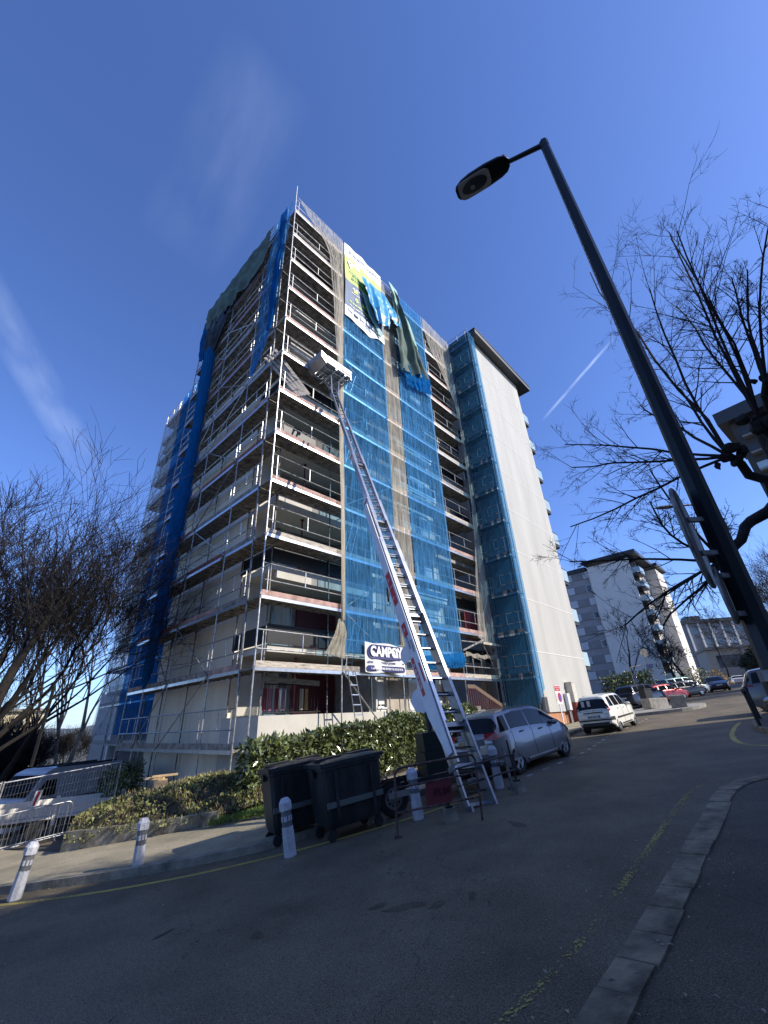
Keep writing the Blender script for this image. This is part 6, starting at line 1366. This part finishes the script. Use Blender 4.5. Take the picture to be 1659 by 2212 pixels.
def meshfence(label, a, b, h, mm, panel=0., barh=True, name='mesh_fence', step=.09, rr=.004, hs=.25, posts=1):
    t = th(name, label, 'fence'); A = P3(*a, .06); B = P3(*b, .06); d = B-A; L = d.length; u_ = d.normalized(); m = MB(); k = step
    while k < L: m.tube(A+u_*k+Vector((0, 0, .06)), A+u_*k+Vector((0, 0, h-.03)), rr, 3, cap=False); k += step
    z = .1
    while z < h-.05: m.tube(A+Vector((0, 0, z)), B+Vector((0, 0, z)), rr, 3, cap=False); z += hs
    m.build('wire_mesh', mm, t); m = MB()
    for z in (.05, h): m = MB(); m.tube(A+Vector((0, 0, z)), B+Vector((0, 0, z)), .021, 7); m.build('rail', mm, t)
    for q in (0, 1) if posts else ():
        m = MB(); P_ = A.lerp(B, q); m.tube(P_+Vector((0, 0, -.05)), P_+Vector((0, 0, h+.05)), .024, 7); m.build('post', mm, t)
    return t
meshfence('tall galvanised mesh fence panel at the left edge', (-16.5, 13.6), (-13.5, 16.4), 2.0, M_galv)
f2 = meshfence('tall galvanised mesh fence panel carrying the red and white tag', (-13.45, 16.45), (-10.9, 18.8), 2.0, M_galv)
m = MB(); c_ = P3(-12.75, 17.02, 1.15); u_ = Vector((.73, .68, 0)); m.quad(c_, c_+u_*.2+Vector((0, 0, .03)), c_+u_*.26+Vector((0, 0, .5)), c_+u_*.07+Vector((0, 0, .48))); m.v = [(a, b-.03, c) for a, b, c in m.v]; tg = tag(m.build('warning_tag', plain('tag_white', (.6, .6, .6), .6)), 'white tag with a red stripe hanging on the mesh fence', 'tag')
m = MB(); m.quad(c_+u_*.07+Vector((0, -.035, .05)), c_+u_*.14+Vector((0, -.035, .05)), c_+u_*.2+Vector((0, -.035, .46)), c_+u_*.13+Vector((0, -.035, .46))); m.build('red_stripe', M_red, tg)
def crowd(label, a, b):
    t = th('crowd_barrier', label, 'barrier'); A = P3(*a, .18); B = P3(*b, .18); d = (B-A).normalized(); h = .92; e = .18; m = MB(); pts = []
    for k in range(6): t_ = math.pi/2*k/5; pts.append(A+Vector((0, 0, h-e+e*math.sin(t_)))+d*(e-e*math.cos(t_)))
    for k in range(6): t_ = math.pi/2*k/5; pts.append(B+Vector((0, 0, h-e+e*math.cos(t_)))-d*(e-e*math.sin(t_)))
    m.path([A]+pts+[B], .02, 8, closed=True); m.build('frame', M_galv, t, smooth=True); m = MB(); n = int((B-A).length/.12)
    for k in range(1, n): P_ = A.lerp(B, k/n); m.tube(P_, P_+Vector((0, 0, h if .1 < k/n < .9 else h-.04)), .008, 5)
    m.build('bars', M_galv, t); m = MB(); s_ = Vector((-d.y, d.x, 0))
    for q in (.12, .88): P_ = A.lerp(B, q); m.bar(P_-s_*.3-Vector((0, 0, .16)), P_+s_*.3-Vector((0, 0, .16)), .04, .02); m.tube(P_, P_-Vector((0, 0, .16)), .015, 6)
    m.build('feet', M_galv, t)
crowd('galvanised crowd barrier with a rounded end, right one of the pair', (-13.6, 16.1), (-11.75, 17.75)); crowd('galvanised crowd barrier at the far left edge', (-15.6, 14.3), (-13.75, 15.95))
# tilted pole leaning by the fence
m = MB(); m.tube(RP(255*.482/1.8228*1, (2700+660*.482)/1.8228, 17.5), RP((445*.482)/1.8228, 2700/1.8228, 16.5), .045, 8); 
tag(m.build('leaning_pole', M_steeld), 'thin dark pole slanting in front of the van windscreen', 'pole')
# distant lamp, street signs, no-parking sign
dl = th('street_lamp', 'small grey street lamp head showing left of the big lamp post', 'street lamp', (9.6, 12.1, gz(9.6)))
m = MB(); q = RP(1462, 1093, 15.4)-Vector(dl.location); q2 = RP(1500, 1090, 15.6)-Vector(dl.location); m.tube(q, q2, .03, 6); m.tube(q2, (q2.x, q2.y, 0), .05, 8); m.build('pole', M_galvd, dl)
m = MB(); a = (q-q2).normalized(); m.path([q, q+a*.15, q+a*.5, q+a*.65], [.04, .1, .09, .02], 8); m.v = [(x, y, q.z+(z-q.z)*.6) for x, y, z in m.v]; m.build('lamp_head', M_galvd, dl, smooth=True)
ns = th('no_parking_sign', 'temporary no parking board with a red top on a white post', 'sign', (BC[0]+19.05*math.cos(PHI)+2.75*math.sin(PHI), BC[1]+19.05*math.sin(PHI)-2.75*math.cos(PHI), 0), PHI)
zg = gz(ns.location.x)+.12
m = MB(); m.bx(-.05, .05, .0, .03, zg, 1.25); m.build('post', M_whitep, ns)
m = MB(); m.bx(-.42, .42, -.025, -.003, .25, 1.3); bo = m.build('board', plain('sign_board', (.7, .68, .68)), ns)
m = MB(); m.bx(-.38, .38, -.03, -.026, .98, 1.27); m.build('red_field', M_red, bo)
def disc(c, r_, mm, nm, par, y=-.032, n=24): m = MB(); m.add([(c[0]+r_*math.cos(6.283*k/n), y, c[1]+r_*math.sin(6.283*k/n)) for k in range(n)], [tuple(range(n))]); m.build(nm, mm, par)
disc((.12, .63), .27, M_red, 'sign_ring', bo); disc((.12, .63), .20, plain('sign_blue', (.03, .08, .4)), 'sign_disc', bo, -.035)
m = MB(); m.bar((.12-.17, -.037, .63+.15), (.12+.17, -.037, .63-.15), .004, .06, (0, 0, 1)); m.build('sign_bar', M_red, bo)
m = MB(); m.quad((-.38, -.033, .42), (-.2, -.033, .42), (-.29, -.033, .85)); m.build('yellow_triangle', plain('sign_yellow', (.7, .55, .05)), bo)
text('lettering', 'STATIONNEMENT', .085, wtx, bo, M3((0, -.034, 1.19), (1, 0, 0), (0, 0, 1)), 0, .95, .001); text('lettering', 'INTERDIT', .1, wtx, bo, M3((0, -.034, 1.06), (1, 0, 0), (0, 0, 1)), 0, 1, .001)
sp_ = th('sign_post', 'thin grey post with a round sign and a small blue plate by the parked cars', 'sign', (24.8, 42.5, gz(24.8)))
m = MB(); m.tube((0, 0, 0), (-.25, 0, 4.6), .045, 8); m.build('post', M_galvd, sp_); m = MB(); m.lathe([(.4, -.02), (.4, .02)], (-.27, -.05, 4.3), 20, 'y'); m.build('disc', M_galvd, sp_); m = MB(); m.bx(-.45, .2, -.08, -.05, 2.9, 3.25); m.build('blue_plate', plain('plate_blue_dark', (.02, .04, .15)), sp_)
gp = th('gantry_sign', 'bent grey post holding a small hanging blue sign', 'sign', (22.6, 42.2, gz(22.6)))
m = MB(); m.path([(0, 0, 0), (0, 0, 3.2), (1.2, 0, 3.35)], .05, 8); m.build('post', M_galvd, gp); m = MB(); m.bx(.1, .35, -.04, .0, 1.8, 2.7); m.build('blue_plate', MATS['plate_blue_dark'], gp)
